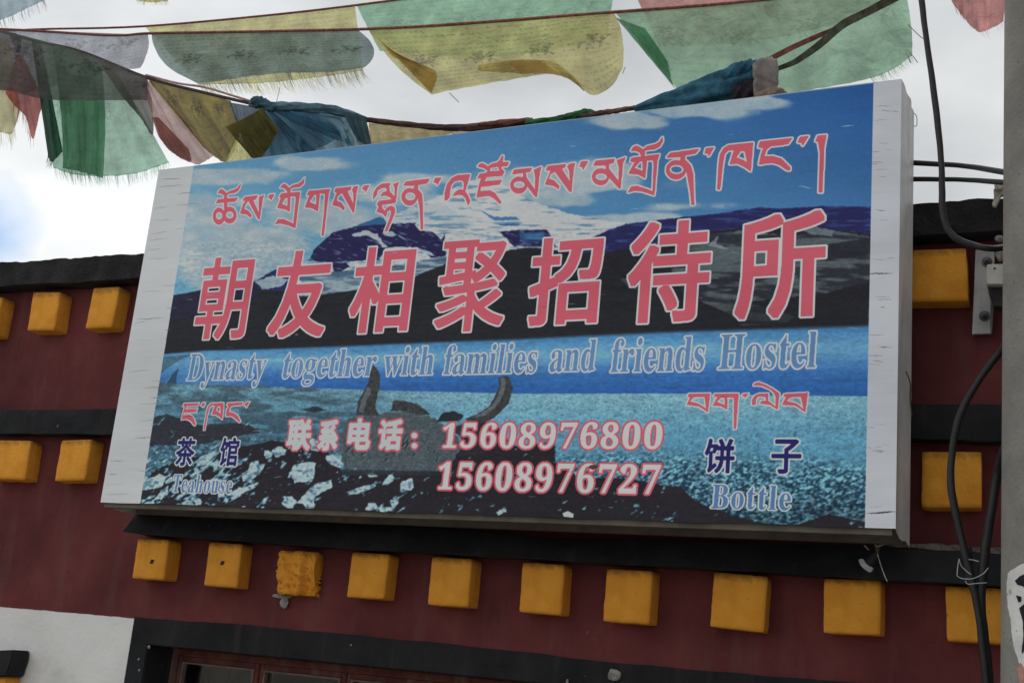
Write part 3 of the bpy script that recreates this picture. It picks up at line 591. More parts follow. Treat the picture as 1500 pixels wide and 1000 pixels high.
# noise-edged dark brown mixed in along the top edge of each beam end
def add_dark_top(m):
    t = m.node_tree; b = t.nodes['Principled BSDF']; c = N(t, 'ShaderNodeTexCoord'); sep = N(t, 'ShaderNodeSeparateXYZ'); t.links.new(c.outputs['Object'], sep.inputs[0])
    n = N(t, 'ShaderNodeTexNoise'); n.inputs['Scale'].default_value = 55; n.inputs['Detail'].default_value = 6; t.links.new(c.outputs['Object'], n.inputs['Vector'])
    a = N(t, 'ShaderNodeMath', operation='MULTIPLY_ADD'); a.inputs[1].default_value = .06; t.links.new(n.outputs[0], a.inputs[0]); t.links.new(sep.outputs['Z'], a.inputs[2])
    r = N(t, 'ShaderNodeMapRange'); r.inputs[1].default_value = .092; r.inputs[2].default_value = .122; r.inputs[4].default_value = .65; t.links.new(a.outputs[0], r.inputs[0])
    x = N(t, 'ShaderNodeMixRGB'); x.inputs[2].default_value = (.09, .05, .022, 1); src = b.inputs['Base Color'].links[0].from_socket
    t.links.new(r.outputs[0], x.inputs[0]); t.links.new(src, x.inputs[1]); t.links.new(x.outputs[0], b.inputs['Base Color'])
add_dark_top(M_YEL)
M_WOOD = mat_plaster('weathered red window wood', (0.10, 0.03, 0.028), (0.17, 0.06, 0.05), scale=14, bump=0.3, bscale=80, streak=((0.22, 0.18, 0.15), 0.8))
M_DARK = mat_simple('dim room interior', (0.03, 0.03, 0.03), 0.9)
M_CEM = mat_simple('grey mortar', (0.30, 0.29, 0.27), 0.9, scale=40, var=.35, bump=.6)

gme = []
g = mesh_obj('ground', [(-150, -150, 0), (150, -150, 0), (150, 150, 0), (-150, 150, 0)], [(0, 1, 2, 3)],
             mat_plaster('dusty ground', (0.26, 0.23, 0.19), (0.36, 0.32, 0.27), scale=0.8, bump=0.5, bscale=12)); tag(g, kind='structure')

bld = empty('hostel_building', (0, 0, 0))
tag(bld, 'dark red walled building with black bands and ochre beam ends behind the big signboard', 'building')
def box(verts, x0, x1, y0, y1, z0, z1, faces=None):
    n = len(verts); verts += [(x, y, z) for z in (z0, z1) for y in (y0, y1) for x in (x0, x1)]
    f = [(0, 1, 5, 4), (1, 3, 7, 5), (3, 2, 6, 7), (2, 0, 4, 6), (0, 2, 3, 1), (4, 5, 7, 6)]
    return [tuple(n+i for i in q) for q in f]
XL, XR = -14.0, 4.6
# window opening measured on the wall plane
OX0 = float(at(218, 936, 0)[0]); OZ1 = float((at(218, 936, 0)[2]+at(660, 993, 0)[2])/2); OX1 = float(at(1120, 1040, 0)[0]); OZ0 = OZ1-1.15
V = []; Fc = []
for (a, b_, c_, d_) in ((XL, OX0, 0, 3.60), (OX1, XR, 0, 3.60), (OX0, OX1, OZ1, 3.60), (OX0, OX1, 0, OZ0)):
    Fc += box(V, a, b_, 0.0, 0.24, c_, d_)
mesh_obj('wall', V, Fc, M_WALL, bld)
V = []; Fc = box(V, XL, XL+.24, .24, 6, 0, 3.6)+box(V, XR-.24, XR, .24, 6, 0, 3.6)+box(V, XL, XR, 6, 6.24, 0, 3.6)
mesh_obj('rear_wall', V, Fc, M_WALL, bld)
V = []; Fc = box(V, XL, XR, .02, 6.2, 3.602, 3.64)
mesh_obj('roof', V, Fc, M_SLATE, bld)

def band(name, top, bot, yf, yt, depth, mat, x0, x1, rag=0.0, seed=0, step=0.03, yb=0.0):
    """a projecting course: front edge height measured at several points, rough top edge"""
    tp_ = sorted([tuple(at(u, v, yt)[[0, 2]]) for u, v in top]); bt_ = sorted([tuple(at(u, v, yf)[[0, 2]]) for u, v in bot])
    n = int((x1-x0)/step); xs = np.linspace(x0, x1, n+1)
    zt = np.interp(xs, [p[0] for p in tp_], [p[1] for p in tp_]); zb = np.interp(xs, [p[0] for p in bt_], [p[1] for p in bt_])
    zt = zt+(fbm(xs*9, xs*0, seed, 4)-.5)*rag*2+(vnoise(xs*40, xs*0, seed+3)-.5)*rag; zb = zb+(fbm(xs*6, xs*0+5, seed, 3)-.5)*0.010
    V = []; rows = 5
    for i, x in enumerate(xs):
        for r in range(rows):
            f_ = r/(rows-1); y = yf+(yt-yf)*f_+(float(vnoise(x*12, f_*3, seed+8))-.5)*0.008
            V.append((x, y, zb[i]+(zt[i]-zb[i])*f_))
        V.append((x, yb, zt[i]-.004)); V.append((x, yb, zb[i]+.002))
    k = rows+2; F_ = []
    for i in range(n):
        for r in range(k): 
            a = i*k+r; b__ = i*k+(r+1) % k
            F_.append((a, a+k, b__+k, b__))
    F_.append(tuple(range(k))); F_.append(tuple(n*k+r for r in reversed(range(k))))
    return mesh_obj(name, V, F_, mat, bld)
band('parapet_band', [(0, 384.7), (209, 371.4), (1343, 298.5), (1455, 291)], [(0, 419), (205, 407.5), (1343, 346), (1464, 338)], -.10, -.10, .1, M_SLATE, XL, XR, rag=.0065, seed=2, yb=.3)
band('middle_band', [(0, 600.3), (169, 598.8), (1338, 591.4), (1464, 592)], [(0, 634.5), (163, 635.7), (1338, 640), (1464, 646)], -.08, -.08, .08, M_BLACK, XL, XR, rag=.002, seed=5, yb=.002)
LX0 = float(at(180, 779, -.14)[0])
band('lower_ledge', [(197, 742), (800, 786), (1100, 795), (1338, 801), (1464, 808)], [(180, 779), (500, 802), (1000, 830), (1298, 848), (1464, 858)], -.14, -.06, .14, M_BLACK, LX0, XR, rag=.004, seed=9, yb=.002)
# pale cement fillet on the top of the ledge where the sign does not cover it
p0 = at(1300, 797, -.06); p1 = at(1464, 808, -.06)
V = []; F_ = []
n = 30
for i in range(n+1):
    f_ = i/n*1.6; x = p0[0]+(p1[0]-p0[0])*f_; z = p0[2]+(p1[2]-p0[2])*f_; w = .006+.010*float(vnoise(i*.7, 3))
    V += [(x, -.064, z-w*.6), (x, -.068, z+w*.7), (x, -.03, z+w+.004), (x, .0, z+.004)]
for i in range(n):
    for r in range(3): F_.append((i*4+r, i*4+4+r, i*4+5+r, i*4+1+r))
mesh_obj('cement_fillet', V, F_, mat_simple('dusty cement', (0.17, 0.145, 0.125), .95, scale=50, var=.4, bump=.5), bld)

# ochre beam ends, each cut and painted a little differently
def block_mesh(w, h, d, seed, rough=0.0):
    bm = bmesh.new(); bmesh.ops.create_cube(bm, size=1.0)
    bmesh.ops.subdivide_edges(bm, edges=list(bm.edges), cuts=36 if rough else 12, use_grid_fill=True)
    r_ = .0045; hx, hz = w/2, h/2; rs_ = random.Random(seed); sk = [rs_.uniform(-.006, .006) for _ in range(6)]
    nz_ = [(v.co.x, v.co.y, v.co.z) for v in bm.verts]; P_ = np.array(nz_)
    X = P_[:, 0]*w; Z = P_[:, 2]*h; Y = -(.5-P_[:, 1])*d
    # round the edges: crowd the grid towards them first
    ix = np.clip(X, -hx+r_, hx-r_); iz = np.clip(Z, -hz+r_, hz-r_); iy = np.maximum(Y, -d+r_)
    dx, dy, dz = X-ix, Y-iy, Z-iz; L_ = np.sqrt(dx*dx+dy*dy+dz*dz); k = np.where(L_ > 1e-7, np.minimum(1, r_/np.maximum(L_, 1e-7)), 1)
    X = ix+dx*k; Y = iy+dy*k; Z = iz+dz*k
    X = X+sk[0]*Z/hz*.6+(1+Y/d)*sk[1]*.8; Z = Z+sk[2]*X/hx*.6
    n1_ = fbm(X*30+seed*3.1, Z*30+Y*22, seed, 4)-.5; n2_ = fbm(Z*34+seed*7, Y*34+X*8, seed+5, 4)-.5
    a_ = .005+rough*1.2; fr = Y < -d*.15
    Y = Y+np.where(fr, n1_*a_, 0); X = X+n2_*a_*.9; Z = Z+n1_*a_*.7
    if rough:
        low_ = ss(-hz*.1, -hz*.55, Z+n2_*.05); rt_ = ss(hx*.35, hx*.5, X+n1_*.03)
        pit = fbm(X*75+3, Z*75, 6, 3)
        Y = Y+np.where(Y < -d*.3, low_*(.022+.030*(pit-.5))+rt_*.020+.010*ss(.60, .66, pit), 0)
    for i, v in enumerate(bm.verts): v.co = (X[i], min(0.0, Y[i]), Z[i])
    return bm
BLOCKS = [  # top-left, top-right, bottom-right, bottom-left of each front face in the photo
 (201,788,245,790,241,850,194,845), (307,795,354,795,347,860,297,857), (408,803,458,809,453,872,400,868), (514,808,568,811,564,877,509,874), (631,815,690,818,686,890,627,884),
 (765,823,826,826,822,900,760,896), (888,831,956,837,950,913,883,910), (1042,838,1123,842,1120,926,1043,917), (1206,846,1290,850,1289,933,1206,923), (1386,857,1480,862,1480,945,1386,936),
 (-8,644,42,645,38,702,-20,701), (90,644,131,643,126,704,80,703), (1350,660,1438,662,1437,746,1350,740),
 (-45,436,0.5,434,-6,490,-58,490), (50,428,87,427,79,484,38,483), (138,421,173,420,165,480,123,480), (1325,366,1418,363,1415,439,1325,443)]
for i, q in enumerate(BLOCKS):
    c_ = [at(q[k], q[k+1], -.082) for k in (0, 2, 4, 6)]
    w = ((c_[1][0]-c_[0][0])+(c_[2][0]-c_[3][0]))/2; h = ((c_[0][2]-c_[3][2])+(c_[1][2]-c_[2][2]))/2
    cx = sum(p[0] for p in c_)/4; cz = sum(p[2] for p in c_)/4
    bm = block_mesh(w, h, .082, i*3+1, .004 if i == 2 else 0.0)
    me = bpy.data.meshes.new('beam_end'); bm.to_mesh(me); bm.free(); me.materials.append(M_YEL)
    me.polygons.foreach_set('use_smooth', [True]*len(me.polygons))
    o = bpy.data.objects.new('beam_end', me); link(o, bld); o.location = (cx, .001, cz)
    o.rotation_euler = (0, random.Random(i+2).uniform(-.012, .012), 0)
    if i == 2: tag(o, 'beam end with broken crumbling face')
    if i in (0, 1):
        tag(o, 'beam end with a small square hole in its face')
        hb = bmesh.new(); bmesh.ops.create_cube(hb, size=1.0)
        for v in hb.verts: v.co = Vector((v.co.x*.014+(.004 if v.co.z > 0 else 0), v.co.y*.006, v.co.z*.016))
        hm = bpy.data.meshes.new('nail_hole'); hb.to_mesh(hm); hb.free(); hm.materials.append(M_DARK)
        ho = bpy.data.objects.new('nail_hole', hm); link(ho, o); p = at(*[(222, 822), (325, 824)][i], -.0825); ho.location = (p[0]-cx, p[1], p[2]-cz)

def lump(name, u, v, y, rpx, seed, mat, parent, flat=.4, asp=(1, 1)):
    r_ = px2m(u, v, y)*rpx; bm = bmesh.new(); bmesh.ops.create_icosphere(bm, subdivisions=3, radius=1)
    for vv in bm.verts:
        k = .65+.7*float(fbm(vv.co.x*1.6+seed+5, vv.co.z*1.6+vv.co.y, seed, 4))
        vv.co = Vector((vv.co.x*asp[0]*r_*k, vv.co.y*r_*flat*k, vv.co.z*asp[1]*r_*k))
    p = at(u, v, y); bm.transform(Matrix.Translation(Vector(p)))
    return bm_obj(name, bm, mat, parent)
lump('mortar_lump', 416, 882, -.012, 7, 3, M_CEM, bld, asp=(1.1, 1.1)); lump('mortar_lump', 412, 873, -.01, 9, 4, M_CEM, bld, asp=(1.8, .35))
lump('mortar_lump', 900, 987, -.012, 10, 8, M_CEM, bld, asp=(1, .9)); lump('mortar_lump', 831, 999, -.012, 4, 9, M_CEM, bld, asp=(.5, 1.2))
for u, v, r_ in ((218, 947, 2.6), (203, 965, 1.7), (204, 981, 1.9), (514, 944, 1.5)): lump('mortar_fleck', u, v, -.009, r_, int(u), M_CEM, bld)

# black painted surround of the window
SX0 = float(at(197, 903, -.006)[0]); SX1 = float(at(1520, 1010, 0)[0]); SZ1 = ZSUR; SZ0 = OZ0-.2
V = []; F_ = []
def slab_(x0, x1, z0, z1, y0=-.006, y1=.0): 
    global F_; F_ += box(V, x0, x1, y0, y1, z0, z1)
nx = 60
tp_ = [tuple(at(u, v, -.006)[[0, 2]]) for u, v in [(197, 903), (350, 914), (500, 927.5), (700, 947), (900, 970), (1000, 978)]]
xs = np.linspace(SX0, SX1, nx+1); zt = np.interp(xs, [p[0] for p in tp_], [p[1] for p in tp_])+(fbm(xs*11, xs*0, 77, 3)-.5)*.008
V = []; F_ = []
for i, x in enumerate(xs): V += [(x, -.006, OZ1), (x, -.006-.001*math.sin(i), zt[i]), (x, .0, zt[i]), (x, .0, OZ1)]
for i in range(nx):
    for r in range(4): a = i*4+r; b_ = i*4+(r+1) % 4; F_.append((a, a+4, b_+4, b_))
F_ += [(0, 1, 2, 3), tuple(nx*4+k for k in (3, 2, 1, 0))]
slab_(SX0, OX0, SZ0, OZ1-.0005); slab_(OX1, SX1, SZ0, OZ1-.0005); slab_(OX0, OX1, SZ0, OZ0)
# painted reveal inside the opening
F_ += box(V, OX0, OX0+.004, .0, .235, OZ0, OZ1); F_ += box(V, OX1-.004, OX1, .0, .235, OZ0, OZ1); F_ += box(V, OX0+.004, OX1-.004, .0, .235, OZ1-.004, OZ1); F_ += box(V, OX0+.004, OX1-.004, .0, .235, OZ0, OZ0+.004)
mesh_obj('window_surround', V, F_, M_BLACK, bld)

# window: timber frame in the depth of the wall, glass panes
YW = .150
fx0 = OX0+.006; fx1 = OX1-.006; fz1 = OZ1-.006; fz0 = OZ0+.006
bmw = bmesh.new()
def bar(bm, x0, x1, y0, y1, z0, z1):
    r = bmesh.ops.create_cube(bm, size=1.0); vs = r['verts']
    for v in vs: v.co = Vector((x0 if v.co.x < 0 else x1, y0 if v.co.y < 0 else y1, z0 if v.co.z < 0 else z1))
    return vs
fw = .030
for a in ((fx0, fx0+fw, fz0, fz1), (fx1-fw, fx1, fz0, fz1), (fx0+fw, fx1-fw, fz1-fw, fz1), (fx0+fw, fx1-fw, fz0, fz0+fw)): bar(bmw, a[0], a[1], YW, YW+.06, a[2], a[3])
bmesh.ops.bevel(bmw, geom=list(bmw.edges), offset=.004, segments=1, affect='EDGES')
win = bm_obj('window_frame', bmw, M_WOOD, bld)
mg = bpy.data.materials.new('window glass'); mg.use_nodes = True; b = mg.node_tree.nodes['Principled BSDF']
b.inputs['Base Color'].default_value = (.9, .93, .92, 1); b.inputs['Roughness'].default_value = .06; b.inputs['Transmission Weight'].default_value = 1.0; b.inputs['IOR'].default_value = 1.45
iz1 = fz1-fw; iz0 = fz0+fw; ix0 = fx0+fw; ix1 = fx1-fw; ns = max(3, round((ix1-ix0)/float(at(518, 985, .17)[0]-at(382, 970, .17)[0])))
M_GREYWOOD = mat_plaster('bare grey wood edge', (0.16, 0.12, 0.10), (0.24, 0.20, 0.17), scale=20, bump=.4, bscale=90)
for i in range(ns):
    a = ix0+(ix1-ix0)*i/ns; c_ = ix0+(ix1-ix0)*(i+1)/ns
    bms = bmesh.new()
    for q in ((a+.002, a+.024, iz0, iz1), (c_-.024, c_-.002, iz0, iz1), (a+.024, c_-.024, iz1-.024, iz1), (a+.024, c_-.024, iz0, iz0+.024)): bar(bms, q[0], q[1], YW+.012, YW+.05, q[2], q[3])
    bmesh.ops.bevel(bms, geom=list(bms.edges), offset=.003, segments=1, affect='EDGES')
    sash = bm_obj('window_sash', bms, M_WOOD, bld)
    bmb = bmesh.new()
    for q in ((a+.024, a+.031, iz0+.024, iz1-.024), (c_-.031, c_-.024, iz0+.024, iz1-.024), (a+.031, c_-.031, iz1-.031, iz1-.024)): bar(bmb, q[0], q[1], YW+.008, YW+.03, q[2], q[3])
    bm_obj('glazing_bead', bmb, M_GREYWOOD, sash)
    bmg = bmesh.new(); bar(bmg, a+.028, c_-.028, YW+.030, YW+.034, iz0+.02, iz1-.028); bm_obj('pane', bmg, mg, sash)
M_CURT = mat_simple('faded curtain', (0.09, 0.10, 0.09), .95, scale=8)
V = []; F_ = []
for i in range(161):
    x = fx0+(fx1-fx0)*i/160; y = .34+.022*math.sin(i*.9)+.012*math.sin(i*.37); V += [(x, y, OZ0), (x, y+.004, OZ1+.05)]
for i in range(160):
    if 24 < i % 60 < 44: continue
    F_.append((2*i, 2*i+2, 2*i+3, 2*i+1))
mesh_obj('curtain', V, F_, M_CURT, bld, smooth=True)

# black stepped hood at the left edge with the ochre end below it
hood = empty('window_hood', (float(at(10, 975, 0)[0]), 0, float(at(10, 975, 0)[2])))
tag(hood, 'small black window hood on the white wall in the bottom left corner', 'hood')
def prism(name, pts, y0, y1, mat, parent, bev=.006, yp=None):
    """a solid cut to a measured outline on the plane yp and given real thickness"""
    yp = y0 if yp is None else yp
    P_ = [at(u, v, yp) for u, v in pts]; bm = bmesh.new()
    f = bm.faces.new([bm.verts.new((p[0], y0, p[2])) for p in P_]); r = bmesh.ops.extrude_face_region(bm, geom=[f])
    for v in r['geom']:
        if isinstance(v, bmesh.types.BMVert): v.co.y = y1
    bmesh.ops.recalc_face_normals(bm, faces=bm.faces)
    if bev: bmesh.ops.bevel(bm, geom=[e for e in bm.edges if e.calc_length() > bev*2.5], offset=bev, segments=2, affect='EDGES')
    return bm_obj(name, bm, mat, parent)
prism('hood_block', [(-90, 958), (0, 952), (19, 951), (17, 966), (9, 990), (-90, 995)], -.10, 0, M_BLACK, hood)
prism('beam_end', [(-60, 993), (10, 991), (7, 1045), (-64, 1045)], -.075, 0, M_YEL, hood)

# ------------------------------------------------------------------ the signboard
SX, SYB, SZB, TILT, SYAW = -2.285498, -0.3, 2.544822, -0.004862, -0.035117
SO = Vector((SX, SYB, SZB)); sx = Vector((math.cos(SYAW), math.sin(SYAW), 0)); yn = Vector((-math.sin(SYAW), math.cos(SYAW), 0))
su = Vector((0, 0, 1))*math.cos(TILT)-yn*math.sin(TILT); sb = yn*math.cos(TILT)+Vector((0, 0, 1))*math.sin(TILT)
def S(a, h, d): return SO+sx*a+su*h+sb*d
sign = empty('signboard', S(SW/2, 0, SDEP/2))
tag(sign, 'large printed hostel signboard with snow mountain, lake and red lettering fixed to the wall', 'sign')
mp_ = bpy.data.materials.new('printed vinyl'); mp_.use_nodes = True; t = mp_.node_tree; b = t.nodes['Principled BSDF']
ti = N(t, 'ShaderNodeTexImage'); ti.image = img; ti.extension = 'EXTEND'; ti.interpolation = 'Cubic'
uvn = N(t, 'ShaderNodeUVMap'); uvn.uv_map = 'UVMap'; t.links.new(uvn.outputs[0], ti.inputs[0]); t.links.new(ti.outputs[0], b.inputs['Base Color'])
b.inputs['Roughness'].default_value = .5; b.inputs['Specular IOR Level'].default_value = .12
tcn = N(t, 'ShaderNodeTexCoord'); nn = N(t, 'ShaderNodeTexNoise'); nn.inputs['Scale'].default_value = 5; nn.inputs['Detail'].default_value = 3
mpn = N(t, 'ShaderNodeMapping'); mpn.inputs['Scale'].default_value = (1, 1, 5); t.links.new(tcn.outputs['Object'], mpn.inputs[0]); t.links.new(mpn.outputs[0], nn.inputs['Vector'])
bp = N(t, 'ShaderNodeBump'); bp.inputs['Strength'].default_value = .25; bp.inputs['Distance'].default_value = .01
t.links.new(nn.outputs[0], bp.inputs['Height']); t.links.new(bp.outputs[0], b.inputs['Normal'])
V = []; UV = []; F_ = []; nx, ny = 120, 56
for j in range(ny+1):
    for i in range(nx+1):
        a = i/nx; h = j/ny; e = min(1, 8*min(a, 1-a, h*.6, (1-h)*.6))
        d = -(float(fbm(a*7, h*3, 201, 3))-.5)*.010*e
        ez = (float(vnoise(a*30, 2, 203))-.5)*.004*(1 if j == 0 else 0)
        V.append(S(a*SW, h*SH+ez, d)); UV.append((a, h))
for j in range(ny):
    for i in range(nx): k = j*(nx+1)+i; F_.append((k, k+1, k+nx+2, k+nx+1))
mesh_obj('printed_face', V, F_, mp_, sign, UV, smooth=True)
M_VINYL = mat_plaster('white vinyl wrap', (0.56, 0.565, 0.58), (0.72, 0.725, 0.74), scale=4, rough=.5, bump=.15, bscale=20, streak=((0.30, 0.29, 0.29), .55), spots=(22, .78), spot_col=(.25, .22, .2))
def side(name, a0, sgn):
    V = []; F_ = []; nx, ny = 12, 60
    for j in range(ny+1):
        for i in range(nx+1):
            d = i/nx*SDEP; h = j/ny
            w = (float(fbm(i/nx*3.2+sgn*5, h*2.2, 211, 3))-.5)*.030*math.sin(math.pi*i/nx)
            lo = -.012-.02*float(vnoise(i*.8, 3, 5)) if i > 4 else (-.004*i)
            V.append(S(a0+w*sgn, h*SH+(lo if j == 0 else 0), d))
    for j in range(ny):
        for i in range(nx): k = j*(nx+1)+i; F_.append((k, k+1, k+nx+2, k+nx+1))
    return mesh_obj(name, V, F_, M_VINYL, sign, smooth=True)
side('side_panel', SW, 1); side('side_panel', 0, -1)
def quadslab(name, c0, c1, mat):
    (a0, h0, d0), (a1, h1, d1) = c0, c1; bm = bmesh.new(); r = bmesh.ops.create_cube(bm, size=1.0)
    for v in bm.verts: v.co = S(a0 if v.co.x < 0 else a1, h0 if v.co.z < 0 else h1, d0 if v.co.y < 0 else d1)
    return bm_obj(name, bm, mat, sign)
M_RAIL = mat_plaster('grimy steel rail', (0.115, 0.10, 0.085), (0.17, 0.15, 0.125), scale=8, rough=.8, bump=.3, bscale=60, streak=((0.05, 0.045, 0.04), .5))
quadslab('top_panel', (.002, SH-.006, .004), (SW-.002, SH-.001, SDEP), M_VINYL)
quadslab('back_panel', (.004, .004, SDEP-.004), (SW-.004, SH-.008, SDEP-.001), M_RAIL)
quadslab('bottom_panel', (.004, .004, .006), (SW-.004, .008, SDEP-.005), M_RAIL)
quadslab('bottom_rail', (.01, -.018, .012), (SW-.012, .0035, .045), M_RAIL)
quadslab('bottom_rail', (.01, -.018, SDEP-.05), (SW-.012, .0035, SDEP-.012), M_RAIL)
for a in (.5, 1.5, 2.5): quadslab('mounting_strut', (a, .2, SDEP-.0005), (a+.04, .24, .30+.035*a), M_RAIL)
def tube(name, pts, r, mat, parent=None, seg=8, smooth=True, closed=True, rf=None, flat=1.0):
    """swept tube through world points (Catmull-Rom), radius may vary along it"""
    P_ = [Vector(p) for p in pts]
    if len(P_) > 2:
        Q = []
        for i in range(len(P_)-1):
            p0, p1, p2, p3 = P_[max(0, i-1)], P_[i], P_[i+1], P_[min(len(P_)-1, i+2)]
            for k in range(6):
                t_ = k/6; Q.append(.5*((2*p1)+(p2-p0)*t_+(2*p0-5*p1+4*p2-p3)*t_*t_+(3*p1-p0-3*p2+p3)*t_**3))
        Q.append(P_[-1]); P_ = Q
    V = []; F_ = []; n = len(P_); up = Vector((0, 0, 1)); prev = None
    for i, p in enumerate(P_):
        d = (P_[min(n-1, i+1)]-P_[max(0, i-1)]).normalized()
        if prev is None: s_ = d.cross(up); s_ = s_ if s_.length > .1 else d.cross(Vector((1, 0, 0)))
        else: s_ = prev-d*prev.dot(d)
        s_.normalize(); prev = s_; q = d.cross(s_)
        rr = r(i/(n-1)) if callable(r) else r
        for k in range(seg):
            a = k/seg*2*math.pi; e = rf(i, k, i/(n-1), a) if rf else 1
            V.append(p+s_*math.cos(a)*rr*e*flat+q*math.sin(a)*rr*e)
    for i in range(n-1):
        for k in range(seg): a = i*seg+k; b_ = i*seg+(k+1) % seg; F_.append((a, b_, b_+seg, a+seg))
    F_.append(tuple(reversed(range(seg)))); F_.append(tuple((n-1)*seg+k for k in range(seg)))
    return mesh_obj(name, V, F_, mat, parent, smooth=smooth)
M_WIRE = mat_simple('bare tie wire', (0.42, 0.42, 0.42), .4, metal=.8)
M_RUST = mat_simple('thin dark wire', (0.08, 0.07, 0.06), .6)
pw = [S(SW+.004, .50, .12), S(SW+.012, .47, .15), S(SW+.006, .43, .19), S(SW+.01, .38, .2)]
tube('hooked_wire', pw, .0022, M_RUST, sign, 6)
pw = [S(SW+.002, SH-.01, SDEP-.012), S(SW+.009, SH-.02, SDEP-.005), S(SW+.009, SH-.05, SDEP), S(SW+.002, SH-.056, SDEP-.01)]
tube('wire_loop', pw, .0014, M_WIRE, sign, 6)

# ------------------------------------------------------------------ broken lamp stub under the sign's right end
YJ = -.17
M_PLA = mat_simple('white plastic', (0.48, 0.48, 0.50), .5, scale=60, var=.2)
M_BLK = mat_simple('black rubber', (0.018, 0.018, 0.02), .55, var=.2, scale=60)
jk = empty('broken_lamp', at(1275, 815, YJ)); tag(jk, 'broken lamp fitting with white rim and hanging wire under the right end of the signboard', 'lamp')
def pp(px, y): return [at(u, v, y) for u, v in px]
tube('lamp_cup', pp([(1284, 808), (1277, 818), (1269, 826)], YJ), lambda f: px2m(1275, 815, YJ)*(6+5*f), M_BLK, jk, 14)
rim = [(1257.5, 820), (1258, 818.5), (1263, 817.5), (1265, 819), (1268, 824), (1273, 828.5), (1279, 831), (1276.5, 836), (1273, 837.5), (1266, 833), (1260, 826.5)]
prism('lamp_rim', rim, YJ-.03, YJ-.012, M_PLA, jk, bev=.0012, yp=YJ-.03)
tube('hanging_wire', pp([(1284, 806), (1288, 820), (1294, 838), (1300, 851.5)], YJ-.01), px2m(1290, 820, YJ)*.9, M_WIRE, jk, 6)
tube('hanging_wire', pp([(1282, 797), (1285, 800), (1300, 795)], YJ-.012), px2m(1290, 800, YJ)*1.0, M_WIRE, jk, 6)
tube('hanging_wire', pp([(1266, 798), (1271, 803), (1273, 805)], YJ-.012), px2m(1270, 800, YJ)*1.2, M_WIRE, jk, 6)
tube('lamp_stem', pp([(1288, 790), (1286, 800), (1284, 810)], YJ), px2m(1285, 800, YJ)*3.5, mat_simple('brown tape', (.10, .075, .055), .8), jk, 8)

# ------------------------------------------------------------------ wall bracket, insulator, cables, pole
YB = -.03
br = empty('cable_bracket', at(1437, 430, YB)); tag(br, 'white painted metal strip bolted to the wall beside the concrete pole', 'bracket')
M_WMET = mat_plaster('chipped white metal', (0.44, 0.45, 0.46), (0.58, 0.59, 0.60), scale=12, rough=.5, bump=.2, bscale=50, streak=((0.22, 0.20, 0.19), .6))
prism('bracket_plate', [(1429, 366), (1457, 364), (1455, 420), (1452, 440), (1452, 488), (1424, 489), (1427, 420)], -.035, -.022, M_WMET, br, bev=.001)
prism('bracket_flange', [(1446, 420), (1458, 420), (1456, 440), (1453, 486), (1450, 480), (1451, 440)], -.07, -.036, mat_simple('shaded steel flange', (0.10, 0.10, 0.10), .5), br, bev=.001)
def bolt(u, v, y, r, parent):
    o_ = []
    for nm, rr, y0, y1, seg in (('washer', 1.5, y, y-.006, 16), ('bolt_head', 1.0, y-.006, y-.020, 6), ('bolt_thread', .55, y-.02, y-.034, 10)):
        bm = bmesh.new(); R_ = px2m(u, v, y)*r*rr; p = at(u, v, y)
        bmesh.ops.create_cone(bm, cap_ends=True, segments=seg, radius1=R_, radius2=R_*.96, depth=abs(y1-y0))
        bm.transform(Matrix.Translation((p[0], (y0+y1)/2, p[2])) @ Matrix.Rotation(math.pi/2, 4, 'X'))
        o_.append(bm_obj(nm, bm, mat_bolt, parent))
mat_bolt = mat_simple('dull dark steel', (0.10, 0.10, 0.10), .45, metal=.6)
bolt(1442, 463, -.035, 5.2, br); bolt(1446, 384, -.035, 5.0, br)
bx_ = empty('junction_box', at(1456, 402, -.12)); tag(bx_, 'small cream plastic box fixed against the pole under the cable clamp', 'junction box')
prism('box_body', [(1445.5, 387), (1482, 386), (1482, 416), (1445.5, 416)], -.16, -.06, mat_simple('cream plastic', (0.62, 0.62, 0.56), .5, var=.1, scale=30), bx_, bev=.002)
prism('box_gap_shade', [(1446, 416.5), (1480, 416.5), (1480, 450), (1456, 448), (1452, 436)], -.13, -.07, mat_simple('dark gap', (0.03, 0.03, 0.03), .8), bx_, bev=.001)  # near-black solid paints in the shaded gap below the box
lump('box_screw', 1457, 393, -.162, 1.8, 2, mat_bolt, bx_)
cl = empty('cable_clamp', at(1462, 300, -.2)); tag(cl, 'bent cream metal clamp at the pole where the two thin cables end', 'clamp')
prism('clamp_strap', [(1455, 277), (1470, 270), (1480, 272), (1480, 284), (1466, 286), (1458, 302), (1453, 300), (1456, 288)], -.22, -.20, mat_simple('cream metal', (0.55, 0.53, 0.46), .6, var=.25), cl, bev=.0015)
prism('clamp_strap', [(1456, 270), (1468, 268), (1468, 276), (1458, 278)], -.24, -.215, mat_simple('cream metal2', (0.5, 0.48, 0.42), .6, var=.25), cl, bev=.0015)
lump('clamp_nut', 1464, 372, -.2, 9, 14, mat_simple('grey putty', (0.30, 0.29, 0.27), .8), cl, flat=.8, asp=(.6, 1.1)); lump('clamp_nut', 1464, 350, -.2, 7, 15, mat_simple('grey putty2', (0.26, 0.25, 0.23), .8), cl, flat=.8, asp=(.9, .7))

